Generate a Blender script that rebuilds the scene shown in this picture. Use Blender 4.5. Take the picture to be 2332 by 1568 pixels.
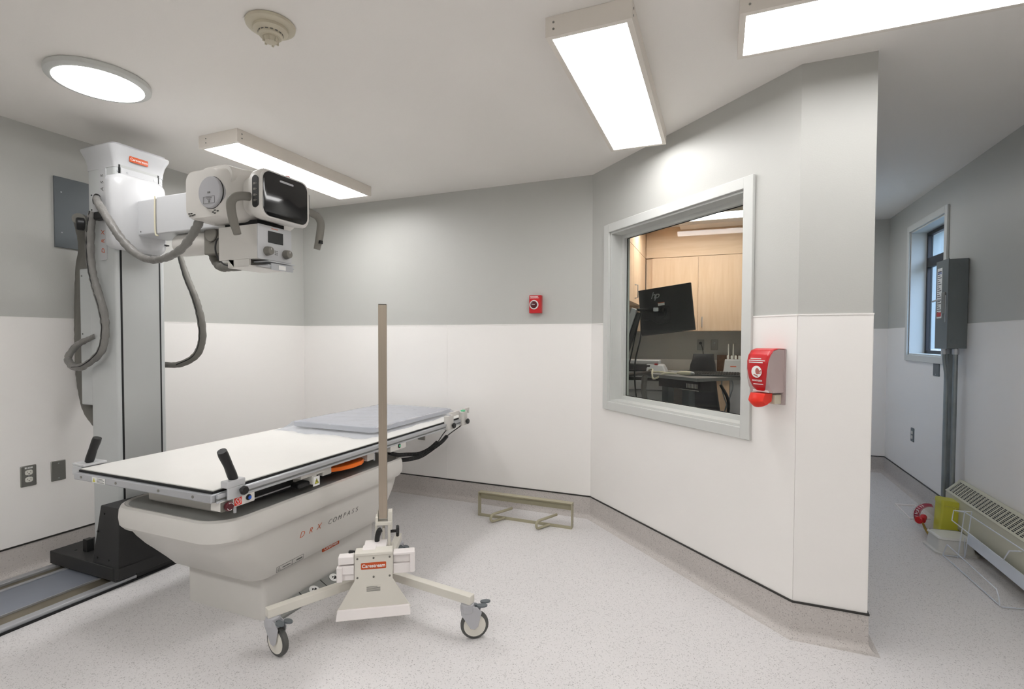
import bpy, bmesh, math, random
from mathutils import Vector, Matrix, Quaternion
random.seed(7)
for o in list(bpy.data.objects): bpy.data.objects.remove(o, do_unlink=True)
S = bpy.context.scene
COL = S.collection
PI = math.pi
V = Vector

# ---------------------------------------------------------------- camera, world, exposure
YAW, PIT, ROLL, FPX, CYP, HC = .3886, .0261, .0033, 1152.2, 801.0, 1.2806
cam = bpy.data.cameras.new('camera'); cam_o = bpy.data.objects.new('camera', cam); COL.objects.link(cam_o)
cam.sensor_fit = 'HORIZONTAL'; cam.sensor_width = 36.0
cam.lens = 36.0 * FPX / 2332.0
cam.shift_y = (CYP - 784.0) / 2332.0
cam.clip_start = .05
fw = V((-math.sin(YAW)*math.cos(PIT), math.cos(YAW)*math.cos(PIT), -math.sin(PIT)))
r0 = V((math.cos(YAW), math.sin(YAW), 0)); u0 = r0.cross(fw)
rt = r0*math.cos(ROLL) + u0*math.sin(ROLL); up = u0*math.cos(ROLL) - r0*math.sin(ROLL)
cam_o.matrix_world = Matrix(((rt.x, up.x, -fw.x, 0), (rt.y, up.y, -fw.y, 0), (rt.z, up.z, -fw.z, HC), (0, 0, 0, 1)))
S.camera = cam_o
S.view_settings.view_transform = 'Standard'; S.view_settings.look = 'None'
S.view_settings.gamma = 1.0; S.view_settings.use_curve_mapping = False
S.view_settings.exposure = 1.38
LAMP = 8.0          # radiance of the ceiling fixtures' diffusers
w = bpy.data.worlds.new('daylight'); S.world = w; w.use_nodes = True
wn = w.node_tree.nodes; wl = w.node_tree.links
bg = wn['Background']; bg.inputs[1].default_value = 1.7
tcw = wn.new('ShaderNodeTexCoord'); sx = wn.new('ShaderNodeSeparateXYZ'); rw = wn.new('ShaderNodeValToRGB')
wl.new(tcw.outputs['Generated'], sx.inputs[0]); wl.new(sx.outputs['Z'], rw.inputs[0]); wl.new(rw.outputs[0], bg.inputs[0])
rw.color_ramp.elements[0].position = -.05; rw.color_ramp.elements[0].color = (.16, .20, .22, 1)
rw.color_ramp.elements[1].position = .35; rw.color_ramp.elements[1].color = (1.05, 1.28, 1.75, 1)

# ---------------------------------------------------------------- materials
def lin(c):
    return tuple(((v/255)/12.92 if v/255 <= .04045 else ((v/255+.055)/1.055)**2.4) for v in c)
MATS = {}
def mat(name, rgb, rough=.5, metal=0, var=.04, scale=6, bump=0, bscale=40, emit=None, alpha=1, trans=0, ior=1.45, coat=0, spec=.5, stretch=None):
    if name in MATS: return MATS[name]
    m = bpy.data.materials.new(name); m.use_nodes = True; n = m.node_tree.nodes; l = m.node_tree.links
    b = n['Principled BSDF']; c = lin(rgb)
    tc = n.new('ShaderNodeTexCoord'); mp = n.new('ShaderNodeMapping'); l.new(tc.outputs['Object'], mp.inputs[0])
    if stretch: mp.inputs['Scale'].default_value = stretch
    nz = n.new('ShaderNodeTexNoise'); nz.inputs['Scale'].default_value = scale; nz.inputs['Detail'].default_value = 3
    l.new(mp.outputs[0], nz.inputs['Vector'])
    rp = n.new('ShaderNodeValToRGB'); l.new(nz.outputs['Fac'], rp.inputs[0])
    rp.color_ramp.elements[0].position = .3; rp.color_ramp.elements[1].position = .7
    rp.color_ramp.elements[0].color = (*[v*(1-var) for v in c], 1); rp.color_ramp.elements[1].color = (*[min(1, v*(1+var)) for v in c], 1)
    l.new(rp.outputs[0], b.inputs['Base Color'])
    b.inputs['Roughness'].default_value = rough; b.inputs['Metallic'].default_value = metal
    b.inputs['Specular IOR Level'].default_value = spec
    b.inputs['Alpha'].default_value = alpha; b.inputs['Transmission Weight'].default_value = trans; b.inputs['IOR'].default_value = ior
    b.inputs['Coat Weight'].default_value = coat
    if bump:
        n2 = n.new('ShaderNodeTexNoise'); n2.inputs['Scale'].default_value = bscale; n2.inputs['Detail'].default_value = 4
        l.new(mp.outputs[0], n2.inputs['Vector'])
        bp = n.new('ShaderNodeBump'); bp.inputs['Strength'].default_value = bump; bp.inputs['Distance'].default_value = .01
        l.new(n2.outputs['Fac'], bp.inputs['Height']); l.new(bp.outputs[0], b.inputs['Normal'])
    if emit:
        b.inputs['Emission Color'].default_value = (*lin(emit[0]), 1); b.inputs['Emission Strength'].default_value = emit[1]
    MATS[name] = m; return m

def vinyl(name, base, dark, light):
    m = bpy.data.materials.new(name); m.use_nodes = True; n = m.node_tree.nodes; l = m.node_tree.links; b = n['Principled BSDF']
    tc = n.new('ShaderNodeTexCoord')
    big = n.new('ShaderNodeTexNoise'); big.inputs['Scale'].default_value = 2.2; big.inputs['Detail'].default_value = 4; l.new(tc.outputs['Object'], big.inputs['Vector'])
    r1 = n.new('ShaderNodeValToRGB'); r1.color_ramp.elements[0].position = .3; r1.color_ramp.elements[1].position = .7
    r1.color_ramp.elements[0].color = (*[v*.965 for v in lin(base)], 1); r1.color_ramp.elements[1].color = (*lin(base), 1); l.new(big.outputs['Fac'], r1.inputs[0])
    cur = r1.outputs[0]
    for sc, thr, colr, amt, jit in ((240, .86, dark, .55, .40), (150, .90, dark, .28, .5), (170, .82, light, .35, .5), (340, .76, dark, .20, .4)):
        vo = n.new('ShaderNodeTexVoronoi'); vo.inputs['Scale'].default_value = sc; l.new(tc.outputs['Object'], vo.inputs['Vector'])
        sp = n.new('ShaderNodeSeparateColor'); l.new(vo.outputs['Color'], sp.inputs[0])
        g = n.new('ShaderNodeMath'); g.operation = 'GREATER_THAN'; g.inputs[1].default_value = thr; l.new(sp.outputs[0], g.inputs[0])
        d = n.new('ShaderNodeMath'); d.operation = 'LESS_THAN'; d.inputs[1].default_value = jit; l.new(vo.outputs['Distance'], d.inputs[0])
        mu = n.new('ShaderNodeMath'); mu.operation = 'MULTIPLY'; l.new(g.outputs[0], mu.inputs[0]); l.new(d.outputs[0], mu.inputs[1])
        m2 = n.new('ShaderNodeMath'); m2.operation = 'MULTIPLY'; m2.inputs[1].default_value = amt; l.new(mu.outputs[0], m2.inputs[0])
        mx = n.new('ShaderNodeMix'); mx.data_type = 'RGBA'; l.new(m2.outputs[0], mx.inputs[0]); l.new(cur, mx.inputs[6]); mx.inputs[7].default_value = (*lin(colr), 1)
        cur = mx.outputs[2]
    l.new(cur, b.inputs['Base Color']); b.inputs['Roughness'].default_value = .42; b.inputs['Specular IOR Level'].default_value = .4
    n2 = n.new('ShaderNodeTexNoise'); n2.inputs['Scale'].default_value = 120; l.new(tc.outputs['Object'], n2.inputs['Vector'])
    bp = n.new('ShaderNodeBump'); bp.inputs['Strength'].default_value = .12; bp.inputs['Distance'].default_value = .003
    l.new(n2.outputs['Fac'], bp.inputs['Height']); l.new(bp.outputs[0], b.inputs['Normal'])
    return m
def wood(name, a, c2, axis):
    m = bpy.data.materials.new(name); m.use_nodes = True; n = m.node_tree.nodes; l = m.node_tree.links; b = n['Principled BSDF']
    tc = n.new('ShaderNodeTexCoord'); mp = n.new('ShaderNodeMapping'); mp.inputs['Scale'].default_value = axis; l.new(tc.outputs['Object'], mp.inputs[0])
    nz = n.new('ShaderNodeTexNoise'); nz.inputs['Scale'].default_value = 3.5; nz.inputs['Detail'].default_value = 6; nz.inputs['Distortion'].default_value = .5; l.new(mp.outputs[0], nz.inputs['Vector'])
    r = n.new('ShaderNodeValToRGB'); r.color_ramp.elements[0].position = .3; r.color_ramp.elements[1].position = .7
    r.color_ramp.elements[0].color = (*lin(a), 1); r.color_ramp.elements[1].color = (*lin(c2), 1); l.new(nz.outputs['Fac'], r.inputs[0])
    l.new(r.outputs[0], b.inputs['Base Color']); b.inputs['Roughness'].default_value = .4
    return m
def glassy(name, rgb, fac, rough=.02):
    # thin clear sheet: mostly transparent, glossy reflection by viewing angle
    m = bpy.data.materials.new(name); m.use_nodes = True; n = m.node_tree.nodes; l = m.node_tree.links
    n.remove(n['Principled BSDF']); out = n['Material Output']
    t = n.new('ShaderNodeBsdfTransparent'); t.inputs[0].default_value = (*lin(rgb), 1)
    g = n.new('ShaderNodeBsdfGlossy'); g.inputs['Roughness'].default_value = rough
    fr = n.new('ShaderNodeFresnel'); fr.inputs[0].default_value = fac
    nz = n.new('ShaderNodeTexNoise'); nz.inputs['Scale'].default_value = 3
    mm = n.new('ShaderNodeMath'); mm.operation = 'MULTIPLY_ADD'; mm.inputs[1].default_value = .01; l.new(nz.outputs['Fac'], mm.inputs[0]); l.new(fr.outputs[0], mm.inputs[2])
    ge = n.new('ShaderNodeNewGeometry'); iv = n.new('ShaderNodeMath'); iv.operation = 'SUBTRACT'; iv.inputs[0].default_value = 1; l.new(ge.outputs['Backfacing'], iv.inputs[1])
    m3 = n.new('ShaderNodeMath'); m3.operation = 'MULTIPLY'; l.new(mm.outputs[0], m3.inputs[0]); l.new(iv.outputs[0], m3.inputs[1]); mm = m3
    x = n.new('ShaderNodeMixShader'); l.new(mm.outputs[0], x.inputs[0]); l.new(t.outputs[0], x.inputs[1]); l.new(g.outputs[0], x.inputs[2]); l.new(x.outputs[0], out.inputs[0])
    return m

M_paint = mat('grey_wall_paint', (190, 190, 186), .44, var=.015, scale=1.5, bump=.05, bscale=180)
M_frp = mat('white_wall_panel', (244, 241, 238), .33, var=.012, scale=1.2, bump=.03, bscale=25)
M_ceil = mat('ceiling_paint', (240, 236, 231), .6, var=.015, scale=1.2, bump=.04, bscale=160)
M_floor = vinyl('speckled_vinyl', (220, 217, 217), (96, 92, 92), (228, 226, 224))
M_cove = vinyl('cove_vinyl', (196, 190, 186), (92, 86, 86), (214, 210, 206))
M_black = mat('black_trim', (46, 44, 42), .5)
M_trimw = mat('casing_paint', (206, 207, 204), .42, var=.01)
M_white = mat('white_enamel', (196, 197, 199), .32, var=.012, scale=3)
M_shell = mat('warm_white_shell', (212, 209, 204), .38, var=.012, scale=3)
M_col = mat('column_grey_white', (196, 199, 199), .35, var=.012)
M_colp = mat('column_front_panel', (176, 178, 177), .35, var=.015)
M_alu = mat('aluminium', (188, 190, 194), .36, .55, var=.03, stretch=(40, 1, 40))
M_steel = mat('brushed_steel', (178, 166, 152), .36, 1, var=.05, stretch=(60, 60, .6))
M_dark = mat('charcoal_plastic', (44, 44, 44), .55, bump=.1, bscale=400)
M_fix = mat('fixture_enamel', (230, 223, 214), .42, var=.01)
M_dk2 = mat('dark_gap', (22, 22, 23), .6)
M_deck = mat('grey_deck', (140, 141, 138), .5)
M_sleeve = mat('grey_fabric_sleeve', (124, 122, 119), .42, var=.08, scale=14, bump=1.0, bscale=26, stretch=(1, 1, .5))
M_sleeved = mat('dark_fabric_sleeve', (110, 108, 102), .6, var=.08, scale=10, bump=.8, bscale=20, stretch=(1, 1, .5))
M_rubber = mat('black_rubber', (26, 26, 27), .42)
M_hgrey = mat('grey_handle', (120, 117, 110), .5)
M_lgrey = mat('disc_grey', (178, 178, 182), .4)
M_screen = mat('screen_glass', (14, 14, 17), .12, var=.01, coat=.3)
M_orange = mat('orange_plastic', (244, 116, 20), .4)
M_logo = mat('orange_label', (198, 84, 38), .5)
M_ltxt = mat('orange_print', (206, 96, 52), .5)
M_gtxt = mat('grey_print', (104, 104, 102), .5)
M_wtxt = mat('white_print', (240, 240, 238), .5)
M_ktxt = mat('black_print', (30, 30, 30), .5)
M_red = mat('red_plastic', (196, 34, 40), .3)
M_bred = mat('bright_red', (226, 44, 26), .35)
M_beige = mat('beige_paint', (200, 192, 172), .42, var=.02)
M_sbeige = mat('stand_enamel', (220, 216, 206), .4, var=.015)
M_poly = mat('white_polyethylene', (238, 232, 230), .35, var=.01)
M_tan = mat('olive_beige_metal', (168, 162, 138), .42, var=.03)
M_pgrey = mat('panel_grey', (100, 106, 110), .5, var=.02)
M_dgrey = mat('enclosure_grey', (108, 114, 116), .5, var=.02)
M_galv = mat('galvanised', (142, 148, 150), .42, .8, var=.14, scale=9)
M_plate = mat('steel_cover_plate', (150, 149, 144), .38, .9, var=.03)
M_ivory = mat('outlet_face', (222, 220, 212), .4)
M_bluegrey = mat('rail_plate', (140, 146, 158), .4, .3)
M_bronze = mat('rail_brown', (140, 132, 116), .38, .7, var=.04)
M_wood = wood('maple_laminate', (220, 188, 156), (231, 202, 173), (9, 9, .8))
M_woodh = wood('maple_laminate_cross', (218, 187, 155), (230, 201, 172), (.9, 6, 8))
M_cork = mat('cork_brown', (126, 92, 66), .8, var=.2, scale=60)
M_desk = mat('desk_grey', (128, 130, 132), .38)
M_wpad = mat('pad_grey', (196, 197, 201), .5, var=.03)
M_yel = mat('yellow_plastic', (206, 202, 72), .34, alpha=.93)
M_tub = mat('cloudy_white_plastic', (226, 226, 222), .3, alpha=.9)
M_clear = mat('clear_blister_plastic', (226, 216, 210), .1, alpha=.28)
M_brass = mat('brass', (168, 140, 70), .3, 1)
M_heat = mat('heater_beige', (200, 198, 180), .45, var=.015)
M_wire = mat('white_coated_wire', (214, 220, 230), .35)
M_cblk = mat('mesh_black', (30, 31, 34), .6, bump=.3, bscale=200)
M_pinkp = mat('smoky_clear_plastic', (206, 186, 184), .12, alpha=.62)
M_cream = mat('cream_cord', (214, 208, 184), .45)
M_paper = mat('white_paper', (236, 236, 234), .7)
M_green = mat('green_button', (90, 190, 140), .4)
M_blue = mat('blue_button', (40, 90, 190), .35)
M_mar = mat('maroon_button', (84, 24, 32), .35)
M_glass = glassy('window_glass', (244, 247, 245), 1.33)
M_oglass = glassy('outer_glass', (236, 246, 250), 1.45)
M_film = glassy('clear_film', (240, 242, 247), 1.45, .05)
_n = M_film.node_tree.nodes; _l = M_film.node_tree.links; _x = [q for q in _n if q.type == 'MIX_SHADER'][0]
_d = _n.new('ShaderNodeBsdfDiffuse'); _d.inputs[0].default_value = (.72, .74, .78, 1); _y = _n.new('ShaderNodeMixShader'); _y.inputs[0].default_value = .22
_l.new(_x.outputs[0], _y.inputs[1]); _l.new(_d.outputs[0], _y.inputs[2]); _l.new(_y.outputs[0], _n['Material Output'].inputs[0])
M_frame = mat('dark_window_frame', (38, 36, 38), .45)
M_brick = mat('outside_render', (150, 168, 180), .8)
def lampmat(n, k, c=(253, 252, 251)): return mat(n, (250, 250, 248), .6, var=.002, emit=(c, k))
M_lamp = lampmat('lit_diffuser', LAMP*.92)
M_lampa = lampmat('lit_diffuser_near_window', LAMP*.66)
M_lampb = lampmat('lit_diffuser_wide', LAMP*.46)
M_fillb = lampmat('added_diffuser_strong', LAMP*1.3)  # for the added fill fixture behind the camera
M_fillh = lampmat('added_diffuser_hall', 2.6)  # for the added fill fixture hidden in the hall
M_lampc = lampmat('lit_diffuser_control_room', 7.5, (255, 251, 248))

# ---------------------------------------------------------------- mesh builder
ORG = {}
SPLIT = {'screw', 'cable_saddle', 'tray_stop', 'pin', 'cable_grommet', 'strip_foot', 'stand_leg', 'connector', 'knockout_x', 'accessory_rail_x', 'side_skirt', 'inner_rail', 'column_slot', 'top_lid_x', 'divider', 'clamp_bar'}
class MB:
    def __init__(s, M=None): s.bm = bmesh.new(); s.M = M or Matrix.Identity(4)
    def _v(s, p): return s.bm.verts.new(s.M @ V(p))
    def faces(s, vs, fs):
        q = [s._v(p) for p in vs]
        for f in fs:
            try: s.bm.faces.new([q[i] for i in f])
            except ValueError: pass
        return s
    def box(s, a, b):
        x0, y0, z0 = [min(a[i], b[i]) for i in range(3)]; x1, y1, z1 = [max(a[i], b[i]) for i in range(3)]
        return s.faces([(x0,y0,z0),(x1,y0,z0),(x1,y1,z0),(x0,y1,z0),(x0,y0,z1),(x1,y0,z1),(x1,y1,z1),(x0,y1,z1)],
                       [(0,3,2,1),(4,5,6,7),(0,1,5,4),(1,2,6,5),(2,3,7,6),(3,0,4,7)])
    def bar(s, p, q, wx, wy=None, up=(0,0,1)):
        wy = wy or wx; p = V(p); q = V(q); d = (q-p).normalized(); u = V(up)
        if abs(d.dot(u)) > .95: u = V((0,1,0))
        x = d.cross(u).normalized(); y = x.cross(d).normalized()
        vs = [c + x*a*wx/2 + y*b*wy/2 for c in (p, q) for a, b in ((-1,-1),(1,-1),(1,1),(-1,1))]
        return s.faces(vs, [(0,3,2,1),(4,5,6,7),(0,1,5,4),(1,2,6,5),(2,3,7,6),(3,0,4,7)])
    def rings(s, rs, cap0=True, cap1=True, closed=True):
        q = [[s._v(p) for p in r] for r in rs]; n = len(q[0])
        for i in range(len(q)-1):
            for j in range(n if closed else n-1):
                try: s.bm.faces.new((q[i][j], q[i][(j+1)%n], q[i+1][(j+1)%n], q[i+1][j]))
                except ValueError: pass
        if closed and cap0: s.bm.faces.new(q[0][::-1])
        if closed and cap1: s.bm.faces.new(q[-1])
        return s
    def cyl(s, p, q, r, r2=None, n=20):
        return s.tube([p, q], [r, r if r2 is None else r2], n, smooth=0)
    def tube(s, pts, r, n=10, smooth=6, wob=0, sx=1.0):
        pts = [V(p) for p in pts]
        if smooth and len(pts) > 2:
            e = [pts[0]*2-pts[1]] + pts + [pts[-1]*2-pts[-2]]; out = []
            for i in range(1, len(e)-2):
                for k in range(smooth):
                    t = k/smooth; a, b, c, d = e[i-1], e[i], e[i+1], e[i+2]
                    out.append(.5*((2*b)+(c-a)*t+(2*a-5*b+4*c-d)*t*t+(3*b-a-3*c+d)*t**3))
            out.append(pts[-1]); rad = [r]*len(out) if not isinstance(r, (list, tuple)) else None
            if rad is None:
                rad = []
                for i in range(len(out)):
                    f = i/smooth; k = min(int(f), len(r)-2); rad.append(r[k]+(r[k+1]-r[k])*(f-k))
            pts = out
        else: rad = r if isinstance(r, (list, tuple)) else [r]*len(pts)
        N = len(pts); T = [(pts[min(i+1, N-1)]-pts[max(i-1, 0)]).normalized() for i in range(N)]
        u = V((0,0,1)) if abs(T[0].z) < .9 else V((0,1,0)); x = T[0].cross(u).normalized(); rs = []
        for i in range(N):
            x = (x - T[i]*x.dot(T[i])).normalized(); y = T[i].cross(x)
            rr = rad[i]*(1+wob*(random.random()-.5)*2)
            ph = wob*2*random.random()
            rs.append([pts[i]+x*math.cos(2*PI*j/n+ph)*rr*sx*(1+wob*.5*(random.random()-.5))+y*math.sin(2*PI*j/n+ph)*rr*(1+wob*.5*(random.random()-.5)) for j in range(n)])
        return s.rings([r_[::-1] for r_ in rs] if 0 else rs)
    def prism(s, poly, O, X, Y, h):
        O, X, Y = V(O), V(X), V(Y); Z = X.cross(Y).normalized()
        a = [O+X*p[0]+Y*p[1] for p in poly]; return s.rings([a, [p+Z*h for p in a]])
    def lathe(s, prof, O, axis=(0,0,1), n=32):
        O = V(O); A = V(axis).normalized(); x = A.orthogonal().normalized(); y = A.cross(x)
        return s.rings([[O+A*z+x*math.cos(2*PI*j/n)*r+y*math.sin(2*PI*j/n)*r for j in range(n)] for r, z in prof])
    def build(s, name, m, parent=None, bevel=0, seg=2, ang=35, org=None):
        if name in SPLIT:
            bmesh.ops.remove_doubles(s.bm, verts=s.bm.verts, dist=1e-6)
            left = set(s.bm.verts); isl = []
            while left:
                st_ = [left.pop()]; cur = set(st_)
                while st_:
                    for e in st_.pop().link_edges:
                        for v in e.verts:
                            if v in left: left.discard(v); cur.add(v); st_.append(v)
                isl.append(cur)
            if len(isl) > 1:
                out = None; isl.sort(key=lambda c: tuple(round(k, 4) for k in min(tuple(v.co) for v in c)))
                for c in isl:
                    q = MB(); idx = {v: q.bm.verts.new(v.co) for v in sorted(c, key=lambda v: v.index)}
                    for f in s.bm.faces:
                        if f.verts[0] in c: q.bm.faces.new([idx[v] for v in f.verts])
                    out = q._build(name, m, parent, bevel, seg, ang, org)
                s.bm.free(); return out
        return s._build(name, m, parent, bevel, seg, ang, org)
    def _build(s, name, m, parent, bevel, seg, ang, org):
        o_ = V(org) if org is not None else (ORG.get(parent.name, V((0,0,0))) if parent else V((0,0,0)))
        bmesh.ops.remove_doubles(s.bm, verts=s.bm.verts, dist=1e-6)
        bmesh.ops.recalc_face_normals(s.bm, faces=s.bm.faces)
        bmesh.ops.translate(s.bm, verts=s.bm.verts, vec=-o_)
        me = bpy.data.meshes.new(name); s.bm.to_mesh(me); s.bm.free(); me.materials.append(m)
        for p in me.polygons: p.use_smooth = True
        me.set_sharp_from_angle(angle=math.radians(ang))
        o = bpy.data.objects.new(name, me); COL.objects.link(o)
        if parent: o.parent = parent; ORG[o.name] = o_
        elif org is not None: o.location = o_; ORG[o.name] = o_
        if bevel:
            b = o.modifiers.new('bevel', 'BEVEL'); b.width = bevel; b.segments = seg; b.limit_method = 'ANGLE'; b.angle_limit = math.radians(40); b.harden_normals = True
        return o
def tag(o, label=None, cat=None, group=None, kind=None):
    if label: o['label'] = label
    if cat: o['category'] = cat
    if group: o['group'] = group
    if kind: o['kind'] = kind
    return o
def thing(name, loc, label, cat, group=None):
    o = bpy.data.objects.new(name, None); COL.objects.link(o); o.location = loc; o.empty_display_size = .1
    ORG[o.name] = V(loc); return tag(o, label, cat, group)
def struct(o): o['kind'] = 'structure'; return o
def rrect(cx, cy, hx, hy, r, z, n=5):
    out = []; r = min(r, hx-1e-4, hy-1e-4)
    for k, (sx_, sy_) in enumerate(((1,1),(-1,1),(-1,-1),(1,-1))):
        for i in range(n+1):
            a = (k+i/n)*PI/2; out.append((cx+sx_*(hx-r)+math.cos(a)*r, cy+sy_*(hy-r)+math.sin(a)*r, z))
    return out
def plane_pts(pts, O, X, Y, Z):   # map local (x,y,z) rings into a frame
    O, X, Y, Z = V(O), V(X), V(Y), V(Z); return [O+X*p[0]+Y*p[1]+Z*p[2] for p in pts]
def fr(O, X, Y):
    O, X, Y = V(O), V(X).normalized(), V(Y).normalized(); Z = X.cross(Y).normalized()
    return Matrix(((X.x, Y.x, Z.x, O.x), (X.y, Y.y, Z.y, O.y), (X.z, Y.z, Z.z, O.z), (0,0,0,1)))
def pill(mb, hx, hy, r, z0, z1, ease=.004):   # rounded slab in mb's local frame, edge eased at z1
    mb.rings([rrect(0,0,hx,hy,r,z0), rrect(0,0,hx,hy,r,z1-ease), rrect(0,0,hx-ease*.3,hy-ease*.3,r,z1-ease*.3), rrect(0,0,hx-ease,hy-ease,r,z1)]); return mb
def text(name, s, m, parent, F, size, shear=0, space=1.0, thick=.0006, align='CENTER', bold=0, label=None):
    c = bpy.data.curves.new(name, 'FONT'); c.body = s; c.size = size; c.shear = shear; c.space_character = space
    c.align_x = align; c.align_y = 'CENTER'; c.extrude = thick; c.offset = bold
    t = bpy.data.objects.new('tmp', c); COL.objects.link(t); dg = bpy.context.evaluated_depsgraph_get()
    me = bpy.data.meshes.new_from_object(t.evaluated_get(dg)); bpy.data.objects.remove(t); bpy.data.curves.remove(c)
    o_ = ORG.get(parent.name, V((0,0,0))); me.transform(Matrix.Translation(-o_) @ F); me.name = name
    me.materials.clear(); me.materials.append(m)
    o = bpy.data.objects.new(name, me); COL.objects.link(o); o.parent = parent; ORG[o.name] = o_
    if label: o['label'] = label
    return o

# ---------------------------------------------------------------- room shell
XL, YB, XR, YH, ZC, YF = -3.505, 3.553, 1.50, 5.88, 2.44, -1.30
C0, W0, P0 = (-.841, 3.553), (.309, 2.462), (.577, 2.462)
T = V((W0[0]-C0[0], W0[1]-C0[1], 0)); LW = T.length; T.normalize(); N = V((-T.y, T.x, 0))   # N: into the wall, away from the room
WF = Matrix(((T.x, N.x, 0, C0[0]), (T.y, N.y, 0, C0[1]), (0, 0, 1, 0), (0, 0, 0, 1)))      # window wall: (along, into wall, up)
struct(MB().box((XL-.2, YF-.2, -.1), (XR+.2, YH+.2, 0)).build('floor', M_floor))
struct(MB().box((XL-.2, YF-.2, ZC), (XR+.2, YH+.2, ZC+.1)).build('ceiling', M_ceil))
wall = {}
def wl_(name, mb): wall[name] = struct(mb.build(name, M_paint)); return wall[name]
wl_('wall_left', MB().box((XL-.12, YF-.12, 0), (XL, YB, ZC)))
wl_('wall_back', MB().box((XL-.12, YB, 0), (C0[0], YB+.14, ZC)))
wl_('wall_front', MB().box((XL, YF-.12, 0), (XR+.12, YF, ZC)))
wl_('wall_hall_end', MB().box((-1.2, YH, 0), (XR+.12, YH+.12, ZC)))
OX0, OX1, OZ0, OZ1 = 4.56, 5.29, 1.157, 2.195       # outside window opening in the right wall
wl_('wall_right', MB().box((XR, YF, 0), (XR+.24, OX0, ZC)).box((XR, OX1, 0), (XR+.24, YH, ZC)).box((XR, OX0, 0), (XR+.24, OX1, OZ0)).box((XR, OX0, OZ1), (XR+.24, OX1, ZC)))
U0, U1, Z0, Z1 = .219, 1.309, .862, 1.992            # viewing window opening
D = .15
wl_('wall_window', MB(WF).box((0,0,0),(U0,D,ZC)).box((U1,0,0),(LW,D,ZC)).box((U0,0,0),(U1,D,Z0)).box((U0,0,Z1),(U1,D,ZC)))
wl_('wall_partition', MB().prism([(W0[0],W0[1]),(P0[0],P0[1]),(P0[0],YH),(.45,YH),(.45,W0[1]+.19)], (0,0,0), (1,0,0), (0,1,0), ZC))
wl_('wall_control_left', MB().box((-1.2, YB+.14, 0), (-1.07, YH, ZC)))
def wains(parent, p, q, z0=.152, z1=1.384, cuts=None, name='wainscot_panel'):
    # thin white sheet on the wall from p to q (room on the left side when walking p->q)
    p, q = V((*p, 0)), V((*q, 0)); t = (q-p).normalized(); n_ = V((-t.y, t.x, 0)); L = (q-p).length
    mb = MB(Matrix(((t.x, n_.x, 0, p.x), (t.y, n_.y, 0, p.y), (0,0,1,0), (0,0,0,1))))
    if cuts is None: mb.box((0,0,z0),(L,.003,z1)).box((0,0,z1),(L,.005,z1+.006))
    else:
        a, b, c, d = cuts
        mb.box((0,0,z0),(L,.003,c))
        if d >= z1: mb.box((0,0,c),(a,.003,z1)).box((b,0,c),(L,.003,z1)).box((0,0,z1),(a,.005,z1+.006)).box((b,0,z1),(L,.005,z1+.006))
    return mb.build(name, M_frp, wall[parent])
wains('wall_left', (XL, YB), (XL, YF)); wains('wall_back', C0, (XL, YB))
wains('wall_window', W0, C0, cuts=(LW-U1-.05, LW-U0+.05, Z0-.04, 3))
wains('wall_partition', P0, W0); wains('wall_partition', (P0[0], YH), P0)
wains('wall_right', (XR, YF), (XR, YH), cuts=(OX0-.05-YF, OX1+.05-YF, OZ0-.04, 3))
wains('wall_hall_end', (XR, YH), (P0[0], YH))
# batten seams of the panels
sb = MB()
for y in (.9, ): sb.box((XL, y-.004, .152), (XL+.0045, y+.004, 1.384))
sb.build('panel_seam', M_frp, wall['wall_left'])
MB().box((-2.02, YB-.0045, .152), (-2.012, YB, 1.384)).build('panel_seam', M_frp, wall['wall_back'])
# coved vinyl base and dark cap, swept along the walls with mitred corners
def sweep(path, prof):
    n = len(path); rs = []
    for i, p in enumerate(path):
        p = V((*p, 0)); ds = []
        if i > 0: ds.append((p - V((*path[i-1], 0))).normalized())
        if i < n-1: ds.append((V((*path[i+1], 0)) - p).normalized())
        ns = [V((-d.y, d.x, 0)) for d in ds]; m_ = sum(ns, V((0,0,0))).normalized(); k = 1/max(.3, m_.dot(ns[0]))
        rs.append([p + m_*k*d_ + V((0,0,z)) for d_, z in prof])
    return MB().rings(rs)
cove = [(0,.148),(.006,.148),(.007,.05)] + [(.007+.035*(1-math.cos(a)), .036*(1-math.sin(a))) for a in (0,.4,.8,1.2,PI/2)] + [(.046,-.004),(0,-.004)]
cap = [(0,.147),(.009,.147),(.009,.155),(0,.155)]
paths = [[(XR, YF), (XR, YH), (P0[0], YH), P0, W0, C0, (XL, YB), (XL, YF)]]
path = paths[0]
struct(sweep(path, cove).build('baseboard_main', M_cove, ang=25)); struct(sweep(path, cap).build('trim_1', M_black))

# viewing window
win = struct(thing('window_1', WF @ V(((U0+U1)/2, D/2, Z0)), None, None))
cs = .054
def ring_frame(mb, u0, u1, z0, z1, wd, y0, y1):   # rectangular frame growing outwards by wd
    mb.box((u0-wd,y0,z0-wd),(u0,y1,z1+wd)).box((u1,y0,z0-wd),(u1+wd,y1,z1+wd)).box((u0,y0,z0-wd),(u1,y1,z0)).box((u0,y0,z1),(u1,y1,z1+wd)); return mb
ring_frame(MB(WF), U0, U1, Z0, Z1, cs, -.018, 0).build('casing', M_trimw, win, .003)
mb = MB(WF); t_ = .012
mb.box((U0,0,Z0),(U0+t_,D,Z1)).box((U1-t_,0,Z0),(U1,D,Z1)).box((U0+t_,0,Z0),(U1-t_,D,Z0+t_)).box((U0+t_,0,Z1-t_),(U1-t_,D,Z1)).build('jamb', M_trimw, win)
ring_frame(MB(WF), U0+.036, U1-.036, Z0+.036, Z1-.036, .024, .085, .108).build('glazing_stop', M_trimw, win)
ring_frame(MB(WF), U0+.040, U1-.040, Z0+.040, Z1-.040, .004, .108, .112).build('gasket', M_dk2, win)
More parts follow.
